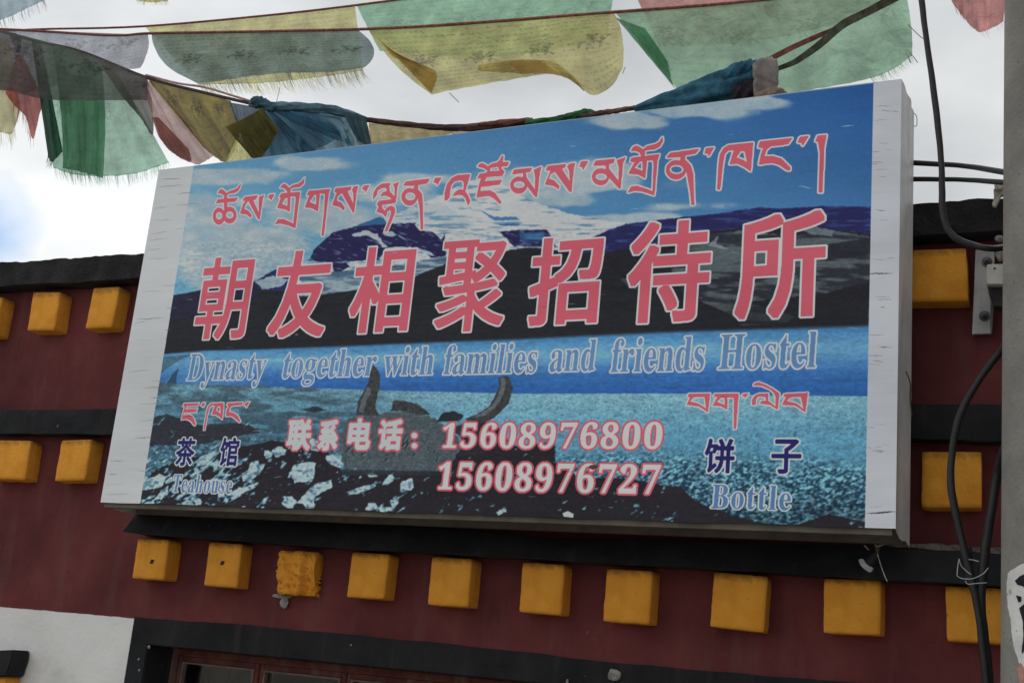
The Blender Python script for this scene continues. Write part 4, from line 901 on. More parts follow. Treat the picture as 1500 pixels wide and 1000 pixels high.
def cable(lab, pts, y, rpx, mat=None, grp=None, name='power_cable', rf=None):
    P_ = [at(p[0], p[1], p[2] if len(p) > 2 else y) for p in pts]; mid = P_[len(P_)//2]
    o = tube(name, P_, px2m(pts[len(pts)//2][0], pts[len(pts)//2][1], y)*rpx, mat or M_BLK, None, 10, rf=rf)
    me = o.data; me.transform(Matrix.Translation(-Vector(mid))); o.location = mid
    tag(o, lab, 'cable', grp); return o
wob = lambda i, k, f, a: 1+.03*math.sin(i*1.3+a)+.05*math.sin(i*.37)
cable('thick black cable dropping from the sky past the sign and bending right to the pole', [(1343, -60), (1350, 0), (1356, 50), (1366, 120), (1374, 185), (1379, 240), (1380, 280), (1381, 310), (1388, 335), (1402, 350), (1425, 359), (1450, 364), (1475, 362, -.4)], -.45, 4.7, rf=wob)
cable('upper of two thin black cables running level from behind the sign to the pole', [(1280, 234, -.12), (1345, 239, -.14), (1400, 242, -.2), (1440, 247, -.3), (1490, 256, -.5)], -.2, 3.9, rf=wob)
cable('lower of two thin black cables running level from behind the sign to the pole', [(1280, 262, -.12), (1345, 262.5, -.14), (1400, 263, -.2), (1440, 265, -.3), (1490, 269, -.5)], -.2, 3.6, rf=wob)
cable('black cable looping out left from the pole and down over the ochre blocks', [(1490, 480, -.5), (1466, 514), (1440, 548), (1414, 590), (1401, 625), (1394, 670), (1393, 710), (1400, 752), (1409, 790), (1416, 820), (1424, 850), (1434, 900), (1440, 950), (1450, 1040)], -.40, 5.4, rf=wob)
cable('thicker black cable coming straight down beside the pole into the tied bundle', [(1478, 640, -.5), (1462, 690), (1452, 750), (1444, 800), (1440, 840), (1437, 880), (1441, 930), (1447, 980), (1453, 1050)], -.39, 7.0, rf=wob)
cable('slack black cable lowest in the tied bundle beside the pole', [(1418, 800), (1420, 840), (1428, 870), (1436, 910), (1442, 960), (1448, 1040)], -.37, 6.0, rf=wob)
tw = empty('tie_wire', at(1424, 830, -.45)); tag(tw, 'thin grey wire twisted round the bundle of black cables beside the pole', 'wire')
for L_ in ([(1405, 818), (1408, 828), (1417, 837), (1423, 841)], [(1402, 843), (1410, 847), (1425, 847), (1440, 840), (1448, 831)], [(1414, 850), (1418, 855), (1430, 854), (1446, 853)], [(1419, 819), (1427, 820), (1434, 822)], [(1402, 843), (1403, 830), (1405, 818)]):
    tube('wire_strand', pp(L_, -.452), px2m(1425, 835, -.45)*.85, M_WIRE, tw, 6)

# concrete pole: left edge of its outline measured in the photo
YP = -.55
pa = at(1471.5, 0, YP); pb = at(1463.5, 950, YP); RP = .15
ax_t = Vector(pa)+Vector((RP*.97, 0, 0)); ax_b = Vector(pb)+Vector((RP*1.03, 0, 0))
dirn = (ax_t-ax_b)/(ax_t.z-ax_b.z)
V = []; F_ = []; seg = 40; zs = np.linspace(0, 8.5, 60)
def pole_r(z): return RP*(1.045-.018*z)
for z in zs:
    c_ = ax_b+dirn*(z-ax_b.z)
    for k in range(seg):
        a = k/seg*2*math.pi; e = 1+(float(fbm(a*2, z*1.5, 301, 3))-.5)*.012; V.append((c_.x+math.cos(a)*pole_r(z)*e, c_.y+math.sin(a)*pole_r(z)*e, z))
for i in range(len(zs)-1):
    for k in range(seg): a = i*seg+k; b_ = i*seg+(k+1) % seg; F_.append((a, b_, b_+seg, a+seg))
F_.append(tuple((len(zs)-1)*seg+k for k in range(seg)))
pole = empty('concrete_pole', (ax_b.x+dirn.x*(-ax_b.z), ax_b.y, 0)); tag(pole, 'grey round concrete utility pole at the right edge with a painted white patch', 'pole')
M_CONC = mat_plaster('weathered concrete', (0.20, 0.195, 0.175), (0.29, 0.283, 0.258), scale=3.5, rough=.95, bump=.35, bscale=90, streak=((0.27, 0.22, 0.18), .5), spots=(60, .70), spot_col=(.11, .105, .10))
mesh_obj('shaft', V, F_, M_CONC, pole, smooth=True)
def on_pole(u, v, off):
    d = FX+RX*((u-750)/FOC)-UX*((v-500)/FOC); best = None
    for it in range(4):
        z = CAM[2]+(best[1]*d[2] if best else (YP-CAM[1])/d[1]*d[2]); c_ = ax_b+dirn*(z-ax_b.z); r_ = pole_r(z)+off
        ox, oy = CAM[0]-c_.x, CAM[1]-c_.y; A2 = d[0]**2+d[1]**2; B2 = ox*d[0]+oy*d[1]; C2 = ox*ox+oy*oy-r_*r_; disc = max(0, B2*B2-A2*C2)
        tt = (-B2-math.sqrt(disc))/A2; best = (1, tt)
    return CAM+best[1]*d
def skin(name, pts, off, mat):
    """paint laid on the curved pole: outline triangulated in small steps"""
    us = [p[0] for p in pts]; vs = [p[1] for p in pts]; bm = bmesh.new(); st = 2.0; grid = {}
    def inside(x, y):
        c = False; n = len(pts)
        for i in range(n):
            x1, y1 = pts[i]; x2, y2 = pts[(i+1) % n]
            if (y1 > y) != (y2 > y) and x < (x2-x1)*(y-y1)/(y2-y1)+x1: c = not c
        return c
    y = min(vs)
    while y < max(vs):
        xs_ = []; n = len(pts)
        for yy in (y, y+st):
            c = sorted(((pts[(i+1) % n][0]-pts[i][0])*(yy-pts[i][1])/(pts[(i+1) % n][1]-pts[i][1])+pts[i][0]) for i in range(n) if (pts[i][1] > yy) != (pts[(i+1) % n][1] > yy))
            xs_.append(c)
        if len(xs_[0]) >= 2 and len(xs_[1]) >= 2:
            for q in range(0, min(len(xs_[0]), len(xs_[1]))-1, 2):
                a0, a1 = xs_[0][q], xs_[0][q+1]; b0, b1 = xs_[1][q], xs_[1][q+1]; m_ = max(1, int((a1-a0)/3))
                for k in range(m_):
                    vv = [on_pole(a0+(a1-a0)*k/m_, y, off), on_pole(b0+(b1-b0)*k/m_, y+st, off), on_pole(b0+(b1-b0)*(k+1)/m_, y+st, off), on_pole(a0+(a1-a0)*(k+1)/m_, y, off)]
                    bm.faces.new([bm.verts.new(w_) for w_ in vv])
        y += st
    return bm_obj(name, bm, mat, pole)
M_WP = mat_plaster('white brushed paint', (0.62, 0.62, 0.60), (0.78, 0.78, 0.76), scale=14, bump=.3, bscale=90, spots=(40, .68), spot_col=(.3, .29, .27))
def rag_px(pts, r, sd):
    q = []; rs_ = random.Random(sd)
    for i in range(len(pts)):
        A1, B1 = pts[i], pts[(i+1) % len(pts)]; n = max(1, int(math.hypot(B1[0]-A1[0], B1[1]-A1[1])/3.5))
        for k in range(n): q.append((A1[0]+(B1[0]-A1[0])*k/n+rs_.uniform(-r, r), A1[1]+(B1[1]-A1[1])*k/n+rs_.uniform(-r, r)))
    return q
skin('painted_patch', rag_px([(1476, 840), (1482, 834), (1494, 827), (1506, 822), (1506, 1000), (1499, 990), (1492, 968), (1486, 952), (1482, 930), (1480, 905), (1476, 888), (1474, 864)], .5, 4), .0020, M_WP)
skin('painted_stroke', rag_px([(1486, 850), (1494, 843), (1506, 838), (1506, 866), (1499, 858), (1490, 856)], .3, 5), .0036, M_BLACK)
skin('painted_stroke', rag_px([(1488, 871), (1496, 873), (1496, 880), (1492, 883)], .3, 6), .0036, M_BLACK)
skin('painted_stroke', rag_px([(1493, 890), (1500, 884), (1506, 884), (1506, 945), (1496, 958), (1499, 930), (1498, 908)], .3, 7), .0036, M_BLACK)
skin('painted_stroke', rag_px([(1489, 975), (1495, 970), (1504, 985), (1504, 1010), (1494, 1006), (1492, 990)], .5, 8), .0030, mat_simple('faded pink paint', (.42, .22, .17), .9))

# ------------------------------------------------------------------ prayer flags
def scribble():
    """woodblock print carried by the flags: rows of letters and a small horse figure"""
    W_, H_2 = 640, 480; im = np.zeros((H_2, W_), np.float32)
    sl0, m0 = GM[0]; strips = []
    y0 = min(g_[0][0].start for g_ in GM[:NBIG]); y1 = max(g_[0][0].stop for g_ in GM[:NBIG]); x0 = min(g_[0][1].start for g_ in GM[:NBIG]); x1 = max(g_[0][1].stop for g_ in GM[:NBIG])
    big = np.zeros((y1-y0, x1-x0), np.float32)
    for s_, m_ in GM[:NBIG]: big[s_[0].start-y0:s_[0].stop-y0, s_[1].start-x0:s_[1].stop-x0][m_] = 1
    f = 8; hh, ww = big.shape[0]//f, big.shape[1]//f; small = big[:hh*f, :ww*f].reshape(hh, f, ww, f).mean((1, 3))
    rs_ = np.random.RandomState(3)
    for y in range(14, H_2-34, hh+7):
        x = 14
        while x < W_-20:
            n_ = min(rs_.randint(40, 130), W_-14-x); o_ = rs_.randint(0, max(1, ww-n_)); n_ = min(n_, ww-o_); im[y:y+hh, x:x+n_] = np.maximum(im[y:y+hh, x:x+n_], small[:, o_:o_+n_]*rs_.uniform(.5, 1)); x += n_+rs_.randint(3, 12)
    yy, xx = np.mgrid[0:H_2, 0:W_]
    brk = vnoise(xx/4, yy/4, 5)*.6+vnoise(xx/9, yy/9, 6)*.4
    for cx in (80, 240, 400, 560):
        cy = 225+rs_.randint(-8, 8); im[cy-66:cy+64, cx-56:cx+56] *= .10; X_ = (xx-cx)/1.45; Y_ = (yy-cy)/1.45
        E_ = lambda a, b_, rx, ry, rot=0.0: ((((X_-a)*math.cos(rot)+(Y_-b_)*math.sin(rot))/rx)**2+((-(X_-a)*math.sin(rot)+(Y_-b_)*math.cos(rot))/ry)**2) < 1
        h_ = E_(0, 6, 20, 11)|E_(19, -8, 8, 16, .5)|E_(28, -20, 9, 6, .5)|E_(-2, -12, 10, 12)|E_(-4, -27, 8, 7)|E_(-24, 2, 12, 5, -.6)|E_(-31, 12, 4, 11, .3)|E_(6, -24, 5, 12, .6)
        for lx, ly, ro in ((-16, 22, .25), (-8, 24, -.2), (11, 23, .3), (20, 20, -.5)): h_ |= E_(lx, ly, 3.6, 14, ro)
        im = np.maximum(im, h_*np.clip((brk-.28)*3.2, .15, 1))
    im *= .55+.6*fbm(xx/40, yy/30, 9, 3)
    for x in (160, 320, 480): im[:, x-4:x+4] *= .2
    return np.clip(im, 0, 1)
scr = scribble(); simg = bpy.data.images.new('flag_print', scr.shape[1], scr.shape[0], alpha=False); simg.colorspace_settings.name = 'Non-Color'
sbuf = np.ones((*scr.shape, 4), np.float32); sbuf[..., :3] = scr[..., None]; simg.pixels.foreach_set(sbuf[::-1].ravel()); simg.update(); simg.pack()
_cloth = {}
def cloth(name, col, pr=.5, trans=.20, thick=1.0):
    key = (name, pr, trans)
    if key in _cloth: return _cloth[key]
    m = bpy.data.materials.new(name); m.use_nodes = True; t = m.node_tree; t.nodes.clear()
    out = N(t, 'ShaderNodeOutputMaterial'); uv = N(t, 'ShaderNodeUVMap'); uv.uv_map = 'UVMap'
    im = N(t, 'ShaderNodeTexImage'); im.image = simg; im.extension = 'REPEAT'; t.links.new(uv.outputs[0], im.inputs[0])
    nz_ = N(t, 'ShaderNodeTexNoise'); nz_.inputs['Scale'].default_value = 7; nz_.inputs['Detail'].default_value = 5
    c = N(t, 'ShaderNodeTexCoord'); t.links.new(c.outputs['Object'], nz_.inputs['Vector'])
    r = N(t, 'ShaderNodeValToRGB'); r.color_ramp.elements[0].position = .3; r.color_ramp.elements[1].position = .7
    r.color_ramp.elements[0].color = (*[x*.66 for x in col], 1); r.color_ramp.elements[1].color = (*[min(1, x*1.14) for x in col], 1)
    t.links.new(nz_.outputs[0], r.inputs[0])
    # weave
    wv = N(t, 'ShaderNodeTexWave'); wv.inputs['Scale'].default_value = 60; wv.inputs['Distortion'].default_value = 3; wv.bands_direction = 'Z'
    t.links.new(c.outputs['Object'], wv.inputs['Vector'])
    m0 = N(t, 'ShaderNodeMixRGB', blend_type='MULTIPLY'); m0.inputs[0].default_value = .06; t.links.new(r.outputs[0], m0.inputs[1]); t.links.new(wv.outputs[0], m0.inputs[2])
    ml = N(t, 'ShaderNodeMath', operation='MULTIPLY'); ml.inputs[1].default_value = pr; t.links.new(im.outputs[0], ml.inputs[0])
    mxx = N(t, 'ShaderNodeMixRGB'); mxx.inputs[2].default_value = (*[x*.12 for x in col], 1); t.links.new(ml.outputs[0], mxx.inputs[0]); t.links.new(m0.outputs[0], mxx.inputs[1])
    df = N(t, 'ShaderNodeBsdfDiffuse'); tr = N(t, 'ShaderNodeBsdfTranslucent'); tp_ = N(t, 'ShaderNodeBsdfTransparent')
    t.links.new(mxx.outputs[0], df.inputs[0]); t.links.new(mxx.outputs[0], tr.inputs[0])
    tcl = N(t, 'ShaderNodeMixRGB'); tcl.inputs[0].default_value = .55; tcl.inputs[1].default_value = (1, 1, 1, 1); t.links.new(mxx.outputs[0], tcl.inputs[2]); t.links.new(tcl.outputs[0], tp_.inputs[0])
    nb_ = N(t, 'ShaderNodeTexNoise'); nb_.inputs['Scale'].default_value = 9; nb_.inputs['Detail'].default_value = 6; nb_.inputs['Distortion'].default_value = .8
    t.links.new(c.outputs['Object'], nb_.inputs['Vector']); bq = N(t, 'ShaderNodeBump'); bq.inputs['Strength'].default_value = .9; bq.inputs['Distance'].default_value = .04
    t.links.new(nb_.outputs[0], bq.inputs['Height']); t.links.new(bq.outputs[0], df.inputs['Normal']); t.links.new(bq.outputs[0], tr.inputs['Normal'])
    s1_ = N(t, 'ShaderNodeMixShader'); s1_.inputs[0].default_value = .72; t.links.new(df.outputs[0], s1_.inputs[1]); t.links.new(tr.outputs[0], s1_.inputs[2])
    s2_ = N(t, 'ShaderNodeMixShader'); s2_.inputs[0].default_value = trans; t.links.new(s1_.outputs[0], s2_.inputs[1]); t.links.new(tp_.outputs[0], s2_.inputs[2])
    t.links.new(s2_.outputs[0], out.inputs[0]); _cloth[key] = m; return m
YELC = (0.95, 0.84, 0.38); GRNC = (0.42, 0.76, 0.52); BLUC = (0.20, 0.36, 0.46); SLTC = (0.34, 0.46, 0.46); GRYC = (0.52, 0.54, 0.62); REDC = (0.62, 0.17, 0.15); PNKC = (0.98, 0.68, 0.64); OLVC = (0.42, 0.34, 0.10)
def resample(pts, n, smooth=True):
    P_ = np.asarray(pts, float)
    if smooth and len(P_) > 2:
        Q = []
        for i in range(len(P_)-1):
            p0, p1, p2, p3 = P_[max(0, i-1)], P_[i], P_[i+1], P_[min(len(P_)-1, i+2)]
            for k in range(8):
                t_ = k/8; Q.append(.5*((2*p1)+(p2-p0)*t_+(2*p0-5*p1+4*p2-p3)*t_*t_+(3*p1-p0-3*p2+p3)*t_**3))
        Q.append(P_[-1]); P_ = np.array(Q)
    d = np.r_[0, np.cumsum(np.hypot(*np.diff(P_, axis=0).T))]; s_ = np.linspace(0, d[-1], n)
    return np.c_[np.interp(s_, d, P_[:, 0]), np.interp(s_, d, P_[:, 1])]
def flag(parent, top, bot, yt, yb, mat, amp=.02, seed=0, rag=.8, uvr=(1, 1), uvo=(0, 0), mid=None, fringe=None, label=None, folds=3.0, smooth=True):
    ns, nt_ = 56, 22
    A1 = resample(top, ns+1, smooth); B1 = resample(bot, ns+1, smooth); r_ = random.Random(seed)
    M1 = resample(mid, ns+1) if mid else None
    V = []; UV = []; F_ = []
    jj_, ii_ = np.mgrid[0:nt_+1, 0:ns+1]; CR = fbm(ii_*.17+seed*3, jj_*.30, seed+40, 4)
    for j in range(nt_+1):
        f = j/nt_
        for i in range(ns+1):
            s_ = i/ns
            if M1 is None: u, v = A1[i]*(1-f)+B1[i]*f
            else: u, v = A1[i]*(1-f)*(1-2*f)+M1[i]*4*f*(1-f)+B1[i]*f*(2*f-1)
            if j == nt_: v += (float(vnoise(i*.55, seed))-.5)*2*rag; u += (float(vnoise(i*.7, seed+9))-.5)*rag
            if i in (0, ns): u += (float(vnoise(j*.6, seed+3))-.5)*rag
            y = yt+(yb-yt)*f+amp*f**.6*(math.sin(folds*2*math.pi*(s_+.12*f)+seed*1.7)+.5*math.sin(folds*4.6*math.pi*s_-f*2+seed)+.35*math.sin(f*7+s_*5+seed)+1.6*(float(CR[j, i])-.5))
            V.append(at(u, v, y)); UV.append((uvo[0]+s_*uvr[0], uvo[1]+(1-f)*uvr[1]))
    for j in range(nt_):
        for i in range(ns): k = j*(ns+1)+i; F_.append((k, k+1, k+ns+2, k+ns+1))
    o = mesh_obj('flag', V, F_, mat, parent, UV, smooth=True)
    if label: tag(o, label)
    if fringe:
        ln, du, dens, s0, s1 = fringe; V = []; F_ = []; UV = []
        cnt = int(np.hypot(*np.diff(B1, axis=0).T).sum()*dens*.9)
        for k in range(cnt):
            s_ = s0+(s1-s0)*r_.random(); q = s_*ns; i = min(ns-1, int(q)); p = B1[i]*(1-(q-i))+B1[i+1]*(q-i)
            L_ = ln*r_.uniform(.4, 1.15); dx = du*r_.uniform(.5, 1.4)+r_.uniform(-2, 2)
            w = r_.uniform(.13, .30); y = yb+amp*(math.sin(folds*2*math.pi*(s_+.12)+seed*1.7)*1.0)
            a = at(p[0]-w, p[1]-2, y); b_ = at(p[0]+w, p[1]-2, y); c_ = at(p[0]+dx*.4+w*.8, p[1]+L_*.55, y+.004); d_ = at(p[0]+dx*.4-w*.8, p[1]+L_*.55, y+.004); e_ = at(p[0]+dx+w*.3, p[1]+L_, y-.004); g2 = at(p[0]+dx-w*.3, p[1]+L_, y-.004)
            n_ = len(V); V += [a, b_, c_, d_, e_, g2]; F_ += [(n_, n_+1, n_+2, n_+3), (n_+3, n_+2, n_+4, n_+5)]; UV += [(0, 0)]*6
        fo = mesh_obj('fringe', V, F_, mat, o, UV); tag(fo, kind='stuff')
    return o
M_CORD = mat_simple('red brown cord', (0.26, 0.095, 0.07), .9, var=.4, scale=60)
def yU(u): return 1.30
YL = .90
def yM(u): return float(np.interp(u, [-40, 370, 1100], [.80, .35, .20]))

sN = empty('prayer_flag_string', at(700, -60, 1.8)); tag(sN, 'topmost prayer flag string, only its pale blue, yellow and red flag tips in view', 'prayer flags', 'strings of prayer flags over the roof')
tube('cord', [at(u, v, 1.8) for u, v in [(-200, -62), (400, -40), (900, -45), (1700, -25)]], px2m(700, 0, 1.8)*2, M_CORD, sN, 6)
flag(sN, [(-60, -60), (75, -50)], [(-60, 40), (0, 30), (40, 12), (66, 0)], 1.8, 1.8, cloth('pale blue cloth', (.45, .60, .68), .25, .3), seed=1, fringe=(16, 6, 1.0, 0, 1))
flag(sN, [(196, -50), (256, -50)], [(200, 1), (222, 4), (246, 2)], 1.8, 1.8, cloth('yellow cloth', YELC, .5), seed=2, fringe=(6, 3, 1, 0, 1))
flag(sN, [(1378, -40), (1476, -38)], [(1396, 6), (1418, 34), (1434, 47), (1452, 42), (1470, 32)], 1.8, 1.8, cloth('red pink cloth', (.80, .36, .34), .3, .15), seed=3, fringe=(12, 5, .25, 0, 1), label='faded red flag')

sU = empty('prayer_flag_string', at(500, 10, 1.3)); tag(sU, 'prayer flag string rising steeply to the right with yellow, green and red flags', 'prayer flags', 'strings of prayer flags over the roof')
tube('cord', [at(u, v, 1.3) for u, v in [(-160, 52), (0, 46), (60, 43), (208, 39), (400, 22), (560, 3), (760, -25), (1300, -110)]], px2m(500, 0, 1.3)*1.7, M_CORD, sU, 6)
flag(sU, [(212, 39), (400, 22), (520, 8)], [(290, 124), (380, 122), (460, 114), (532, 104)], 1.3, 1.24, cloth('yellow cloth', YELC, .5), seed=4, fringe=(20, 12, 1.6, 0, 1), label='pale yellow flag', amp=.01)
flag(sU, [(522, 8), (700, -18), (905, -45)], [(556, 75), (700, 84), (820, 72), (890, 50)], 1.3, 1.3, cloth('green cloth', GRNC, .35), seed=5, amp=.015)
flag(sU, [(912, -48), (1100, -78), (1300, -110)], [(965, 68), (1080, 64), (1200, 42), (1292, 6)], 1.3, 1.3, cloth('red cloth', (.80, .36, .33), .25, .22), seed=6, amp=.015, fringe=(8, 3, .6, 0, 1))

sL = empty('prayer_flag_string', at(600, 40, YL)); tag(sL, 'prayer flag string crossing the whole sky with grey, slate, yellow and large green flags', 'prayer flags', 'strings of prayer flags over the roof')
tube('cord', [at(u, v, YL) for u, v in [(-200, 40), (0, 43), (160, 52), (224, 49), (400, 46), (600, 40), (900, 18), (1100, 2), (1300, -25), (1700, -80)]], px2m(600, 40, YL)*2.2, M_CORD, sL, 6)
flag(sL, [(-90, 40), (0, 43), (216, 51)], [(-90, 135), (0, 133), (60, 134), (120, 110), (206, 100)], YL, YL-.02, cloth('grey cloth', GRYC, .7, .25), seed=7, amp=.012, mid=[(-90, 90), (0, 92), (100, 92), (217, 72)], label='grey lilac flag', uvr=(1, .7))
flag(sL, [(222, 51), (380, 47), (524, 44)], [(284, 118), (300, 121), (400, 108), (480, 106), (532, 100)], YL, YL-.03, cloth('slate blue cloth', SLTC, .8, .16), seed=9, amp=.02, mid=[(240, 92), (400, 78), (548, 74)], fringe=(24, 16, .8, .03, 1), label='slate grey blue flag', folds=2)
flag(sL, [(540, 44), (700, 36), (900, 19)], [(632, 138), (684, 128), (750, 117), (805, 108), (830, 114), (852, 130), (872, 140), (896, 126), (912, 100)], YL, YL-.05, cloth('bright yellow cloth', YELC, .75, .2), seed=10, amp=.03, mid=[(580, 96), (720, 84), (820, 72), (912, 56)], label='large yellow flag with dark print', folds=2.4)
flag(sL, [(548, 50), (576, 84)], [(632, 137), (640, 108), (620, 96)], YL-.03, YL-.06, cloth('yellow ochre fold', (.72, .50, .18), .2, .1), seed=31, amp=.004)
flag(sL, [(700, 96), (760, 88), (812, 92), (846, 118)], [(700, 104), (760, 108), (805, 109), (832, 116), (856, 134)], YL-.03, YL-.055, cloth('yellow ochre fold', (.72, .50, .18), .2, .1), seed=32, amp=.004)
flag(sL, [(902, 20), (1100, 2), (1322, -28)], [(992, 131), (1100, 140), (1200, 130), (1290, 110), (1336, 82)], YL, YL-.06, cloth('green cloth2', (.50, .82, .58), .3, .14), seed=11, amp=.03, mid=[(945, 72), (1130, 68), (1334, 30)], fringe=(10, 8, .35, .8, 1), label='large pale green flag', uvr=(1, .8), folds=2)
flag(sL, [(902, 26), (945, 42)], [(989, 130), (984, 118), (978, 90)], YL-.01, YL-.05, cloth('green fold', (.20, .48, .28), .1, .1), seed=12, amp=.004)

sM = empty('prayer_flag_string', at(368, 152, yM(368))); tag(sM, 'lowest prayer flag string, its flags bunched and twisted just above the top of the signboard', 'prayer flags', 'strings of prayer flags over the roof')
Mp = [(-120, 10), (-40, 34), (22, 52), (60, 62), (120, 76), (216, 114), (300, 136), (368, 152)]
tube('cord', [at(u, v, yM(u)) for u, v in Mp], px2m(200, 100, .5)*2.3, mat_simple('dark cord', (.07, .04, .04), .9), sM, 6)
tube('cord', [at(u, v-4, yM(u)) for u, v in [(214, 114), (260, 126), (300, 132), (340, 144), (366, 152)]], px2m(200, 100, .5)*1.6, mat_simple('pale pink cord', (.45, .28, .26), .9), sM, 6)
def fl(top, bot, mat, **k):
    u = top[0][0]; k.setdefault('amp', .012); y = k.pop('y', yM(u)); return flag(sM, top, bot, y, y-.02, mat, **k)
fl([(-60, 60), (14, 60)], [(-50, 195), (0, 194), (18, 195), (30, 160)], cloth('pale yellow cloth', (.80, .74, .38), .2, .2), seed=13, fringe=(24, 2, .7, 0, .75), label='pale yellow flag at the left edge')
fl([(24, 80), (34, 82)], [(8, 137), (22, 156), (38, 172), (48, 204), (57, 172), (64, 148)], cloth('red cloth3', REDC, .1, .12), seed=14, amp=.02, fringe=(20, -2, .3, .1, .6), label='narrow dark red flag', folds=2)
fl([(60, 63), (110, 73), (160, 92)], [(78, 246), (120, 257), (190, 256), (247, 238)], cloth('pale green cloth', (.54, .90, .68), .35, .2), seed=15, mid=[(72, 160), (130, 160), (206, 165)], fringe=(16, 3, 1.2, 0, 1), label='pale green flag hanging to the corner of the sign')
fl([(76, 66), (110, 74), (146, 87)], [(92, 246), (120, 252), (151, 261)], cloth('mid green cloth', (.24, .52, .34), .2, .12), seed=16, mid=[(89, 165), (120, 170), (154, 160)], fringe=(14, 3, 1.0, 0, 1), y=yM(90)-.05, label='darker green flag', amp=.02)
fl([(46, 58), (60, 62)], [(70, 226), (76, 237), (92, 222)], cloth('dark green cloth', (.07, .20, .13), 0, .05), seed=17, y=yM(60)-.08, fringe=(12, -4, .8, 0, .5))
fl([(140, 84), (216, 114)], [(182, 146), (205, 172), (224, 198), (223, 150)], cloth('brown grey cloth', (.25, .23, .19), .3, .2), seed=18, y=yM(150)-.04)
fl([(206, 118), (222, 120)], [(234, 200), (248, 220), (268, 234), (290, 241), (304, 234), (314, 228)], cloth('pink cloth', PNKC, .15, .14), seed=19, amp=.02, label='pink flag drooping behind the sign corner')
fl([(222, 172), (232, 172)], [(232, 200), (246, 218), (266, 232), (280, 236), (276, 218)], cloth('deep pink cloth', (.50, .20, .18), .1, .2), seed=20, y=yM(220)-.06, amp=.008)
fl([(216, 116), (280, 132), (338, 148)], [(296, 214), (327, 238), (338, 230), (346, 214), (352, 190)], cloth('olive yellow cloth', (.40, .315, .07), .85, .10), seed=21, amp=.03, uvr=(.8, .7), label='creased olive yellow flag', folds=2.2)
fl([(346, 204), (352, 206)], [(330, 240), (352, 239), (374, 236)], cloth('yellow cloth', YELC, .5), seed=22, y=yM(340)+.02)
fl([(336, 150), (376, 157)], [(350, 190), (372, 236), (410, 240)], cloth('dark slate cloth', (.13, .19, .25), .1, .12), seed=23, y=yM(340)+.03)
fl([(374, 154), (420, 153), (470, 157), (534, 170)], [(376, 232), (440, 232), (500, 224), (546, 218)], cloth('blue cloth', (.20, .38, .50), .25, .12), seed=24, amp=.06, y=.32, label='teal blue flag bunched over the top edge of the sign', folds=2.6)
fl([(380, 156), (392, 158)], [(398, 232), (430, 230), (470, 226)], cloth('sheer blue cloth', (.24, .46, .60), .1, .42), seed=41, y=.27, amp=.02)
fl([(388, 156), (412, 160)], [(440, 230), (470, 216), (500, 200), (512, 190)], cloth('sheer blue cloth', (.24, .46, .60), .1, .42), seed=42, y=.26, amp=.02)
fl([(392, 158), (440, 162), (500, 172)], [(430, 180), (470, 196), (520, 216)], cloth('deep blue cloth', (.13, .32, .46), .1, .45), seed=43, y=.25, amp=.015)
fl([(466, 172), (490, 174), (506, 182)], [(504, 222), (516, 222), (527, 219)], cloth('light blue cloth', (.60, .82, .92), .1, .15), seed=25, y=.24, amp=.006, mid=[(494, 188), (507, 192), (520, 200)])
fl([(500, 162), (536, 172)], [(524, 206), (546, 218)], cloth('slate teal cloth', (.13, .22, .25), .2, .1), seed=26, y=.22, amp=.01)
fl([(330, 186), (360, 172), (384, 158)], [(366, 228), (378, 234), (394, 216), (408, 190)], cloth('dark olive cloth', (.24, .20, .055), .15, .08), seed=27, y=.17, amp=.02, label='dark olive folded flag')
fl([(540, 180), (600, 186), (664, 188)], [(542, 215), (600, 208), (662, 196)], cloth('dull yellow cloth', (.70, .58, .26), .4, .14), seed=28, y=.33)
fl([(662, 190), (700, 192)], [(662, 198), (700, 194)], cloth('pink cloth', PNKC, .15, .14), seed=29, y=.33, rag=.3)
fl([(-90, 20), (40, 54), (120, 77), (216, 113)], [(-90, 133), (0, 132), (75, 146), (216, 147)], cloth('dark grey cloth', (.26, .25, .25), .7, .34), seed=33, y=yM(120)-.13, uvo=(.3, .1), uvr=(.8, .6), label='dark grey sheer flag over the green ones')
def roll(pts, rad, col, seed, y, name='rolled_flag', fold=.22, seg=22, twist=3):
    P_ = [at(u, v, y) for u, v in pts]; k_ = px2m(pts[0][0], pts[0][1], y)
    rr = lambda f: k_*float(np.interp(f, np.linspace(0, 1, len(rad)), rad))
    rf = lambda i, k, f, a: 1+fold*math.sin(5*a+f*twist*6+seed)+fold*.6*math.sin(9*a-f*twist*9+seed*2)+.25*(float(fbm(f*14+seed, a*1.2, seed, 3))-.5)
    return tube(name, P_, rr, mat_plaster(f'{name} {seed}', [x*.6 for x in col], [min(1, x*1.3) for x in col], scale=16, bump=.5, bscale=90), sM, seg, rf=rf)
roll([(366, 152), (400, 156), (440, 157), (490, 162), (536, 175)], [4, 6, 6, 6, 3.5], (.09, .18, .23), 1, .25)
roll([(370, 148), (380, 150), (392, 156), (400, 162)], [5, 8, 7, 3], (.05, .11, .15), 2, .23)
roll([(534, 175), (600, 183), (660, 187), (720, 186), (780, 178)], [3.4, 3.6, 4, 6, 4.5], (.10, .055, .052), 3, .25)
roll([(700, 182), (740, 180), (780, 176)], [2, 4.5, 3], (.20, .075, .065), 4, .23)
roll([(770, 180), (810, 176), (840, 170), (858, 164), (874, 166)], [3.5, 4.5, 5.5, 4, 2], (.03, .13, .05), 5, .22)
roll([(850, 170), (880, 166), (910, 161), (942, 157)], [4, 3.6, 3.2, 3], (.16, .095, .075), 6, .22)
roll([(930, 160), (970, 152), (1010, 143), (1050, 133), (1085, 122), (1112, 116)], [4, 13, 20, 23, 26, 25], (.035, .13, .20), 7, .16, fold=.10, seg=48, twist=1.2)
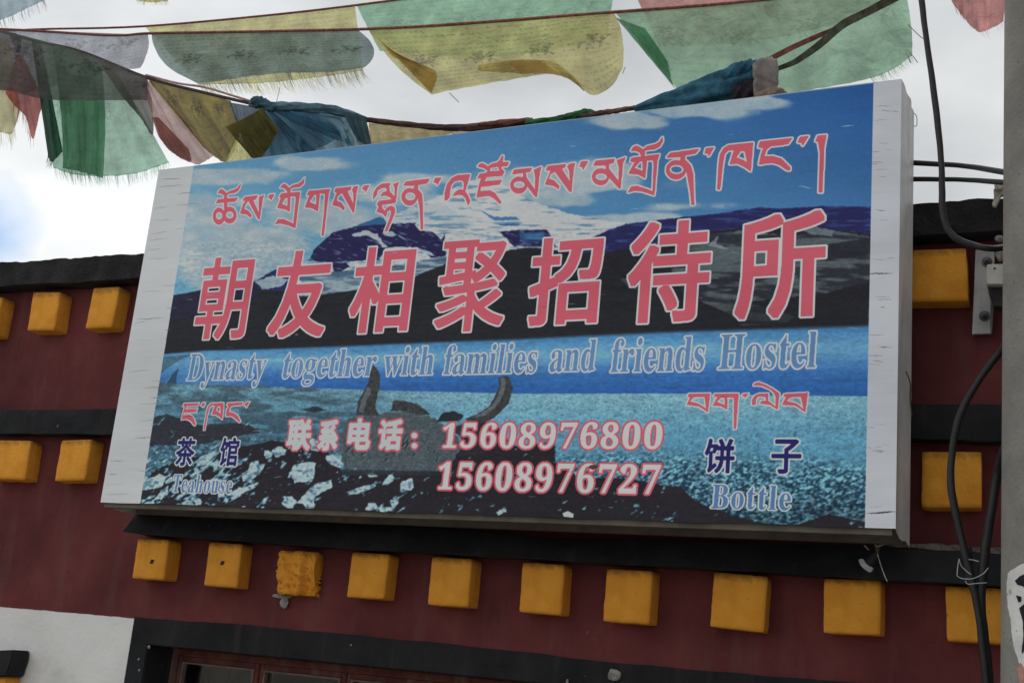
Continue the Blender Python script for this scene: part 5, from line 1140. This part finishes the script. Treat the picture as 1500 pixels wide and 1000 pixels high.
roll([(1060, 116), (1082, 104), (1104, 96)], [5, 11, 9], (.03, .12, .19), 8, .10, fold=.16, seg=30)
roll([(1075, 140), (1100, 134), (1126, 128)], [12, 16, 10], (.03, .025, .035), 9, .12, fold=.18, seg=30)
bmk = bmesh.new(); bmesh.ops.create_icosphere(bmk, subdivisions=5, radius=1); kc = at(1121, 114, .06); kr = px2m(1121, 114, .06)
for v in bmk.verts:
    c0 = v.co.copy(); q_ = .55/max(abs(c0.x), abs(c0.z), abs(c0.y))+.45; c0 = c0*q_*.9
    f_ = 1+.035*math.sin(c0.x*26+c0.z*7+2*math.sin(c0.z*2))+.5*(float(fbm(c0.x*1.3+4, c0.z*1.3+c0.y, 401, 2))-.5)-.16*math.exp(-((c0.z+.35+c0.x*.3)/.12)**2)
    v.co = Vector(kc)+(Vector(RX)*(c0.x-.15*c0.z)*21+Vector(UX)*c0.z*30+Vector(FX)*c0.y*20)*kr*f_
bm_obj('knot_cloth', bmk, mat_plaster('striped grey cloth', (.20, .18, .17), (.34, .31, .295), scale=10, bump=.4, bscale=60), sM, smooth=True)
roll([(1108, 148), (1122, 142), (1142, 140), (1150, 150)], [8, 12, 10, 6], (.20, .16, .13), 10, .05, fold=.15, seg=24)
def strip(name, pts, w, y, mat):
    P_ = resample(pts, 40); V = []; UV = []; F_ = []
    for i, (u, v) in enumerate(P_):
        d = P_[min(39, i+1)]-P_[max(0, i-1)]; n_ = np.array([-d[1], d[0]])/max(1e-6, np.hypot(*d)); h = w(i/39) if callable(w) else w; yy = y[0]+(y[1]-y[0])*i/39
        for e in (-1, 1): V.append(at(u+n_[0]*h*e, v+n_[1]*h*e, yy+.008*e)); UV.append((i/39, (e+1)/2))
    for i in range(39): F_.append((2*i, 2*i+2, 2*i+3, 2*i+1))
    o = mesh_obj(name, V, F_, mat, sM, UV); md = o.modifiers.new('thickness', 'SOLIDIFY'); md.thickness = .002; return o
strip('tape', [(1126, 88), (1160, 70), (1200, 52), (1228, 40), (1290, 6), (1345, -25)], lambda f: 4.2-2*f, (.08, .3), mat_simple('red tape', (.30, .115, .10), .9, var=.3, scale=40))
strip('tape', [(1138, 101), (1160, 93), (1172, 86), (1200, 66), (1232, 38), (1262, 22), (1316, -4), (1350, -22)], lambda f: 3.2+2.8*math.sin(f*math.pi), (.08, .28), mat_simple('dark green tape', (.09, .10, .07), .9, var=.4, scale=30))
strip('tape', [(1230, 42), (1262, 20), (1300, -2), (1350, -30)], 2.6, (.24, .33), mat_simple('black tape', (.035, .03, .03), .9, var=.4, scale=30))
roll([(18, 52), (24, 60), (26, 76)], [4, 6, 2], (.03, .06, .09), 12, .74)
# loose threads
M_THR = mat_simple('loose thread', (.25, .25, .22), .9)
for k_, L_ in enumerate([[(1330, 36), (1346, 52), (1360, 62)], [(1328, 72), (1340, 86), (1344, 92)], [(410, 128), (406, 146), (402, 154)], [(1326, 74), (1334, 92)], [(916, 98), (912, 108)], [(658, 136), (664, 142), (672, 150)]]):
    tube('thread', pp(L_, YL-.06), px2m(600, 50, YL)*.5, M_THR, sL, 4)
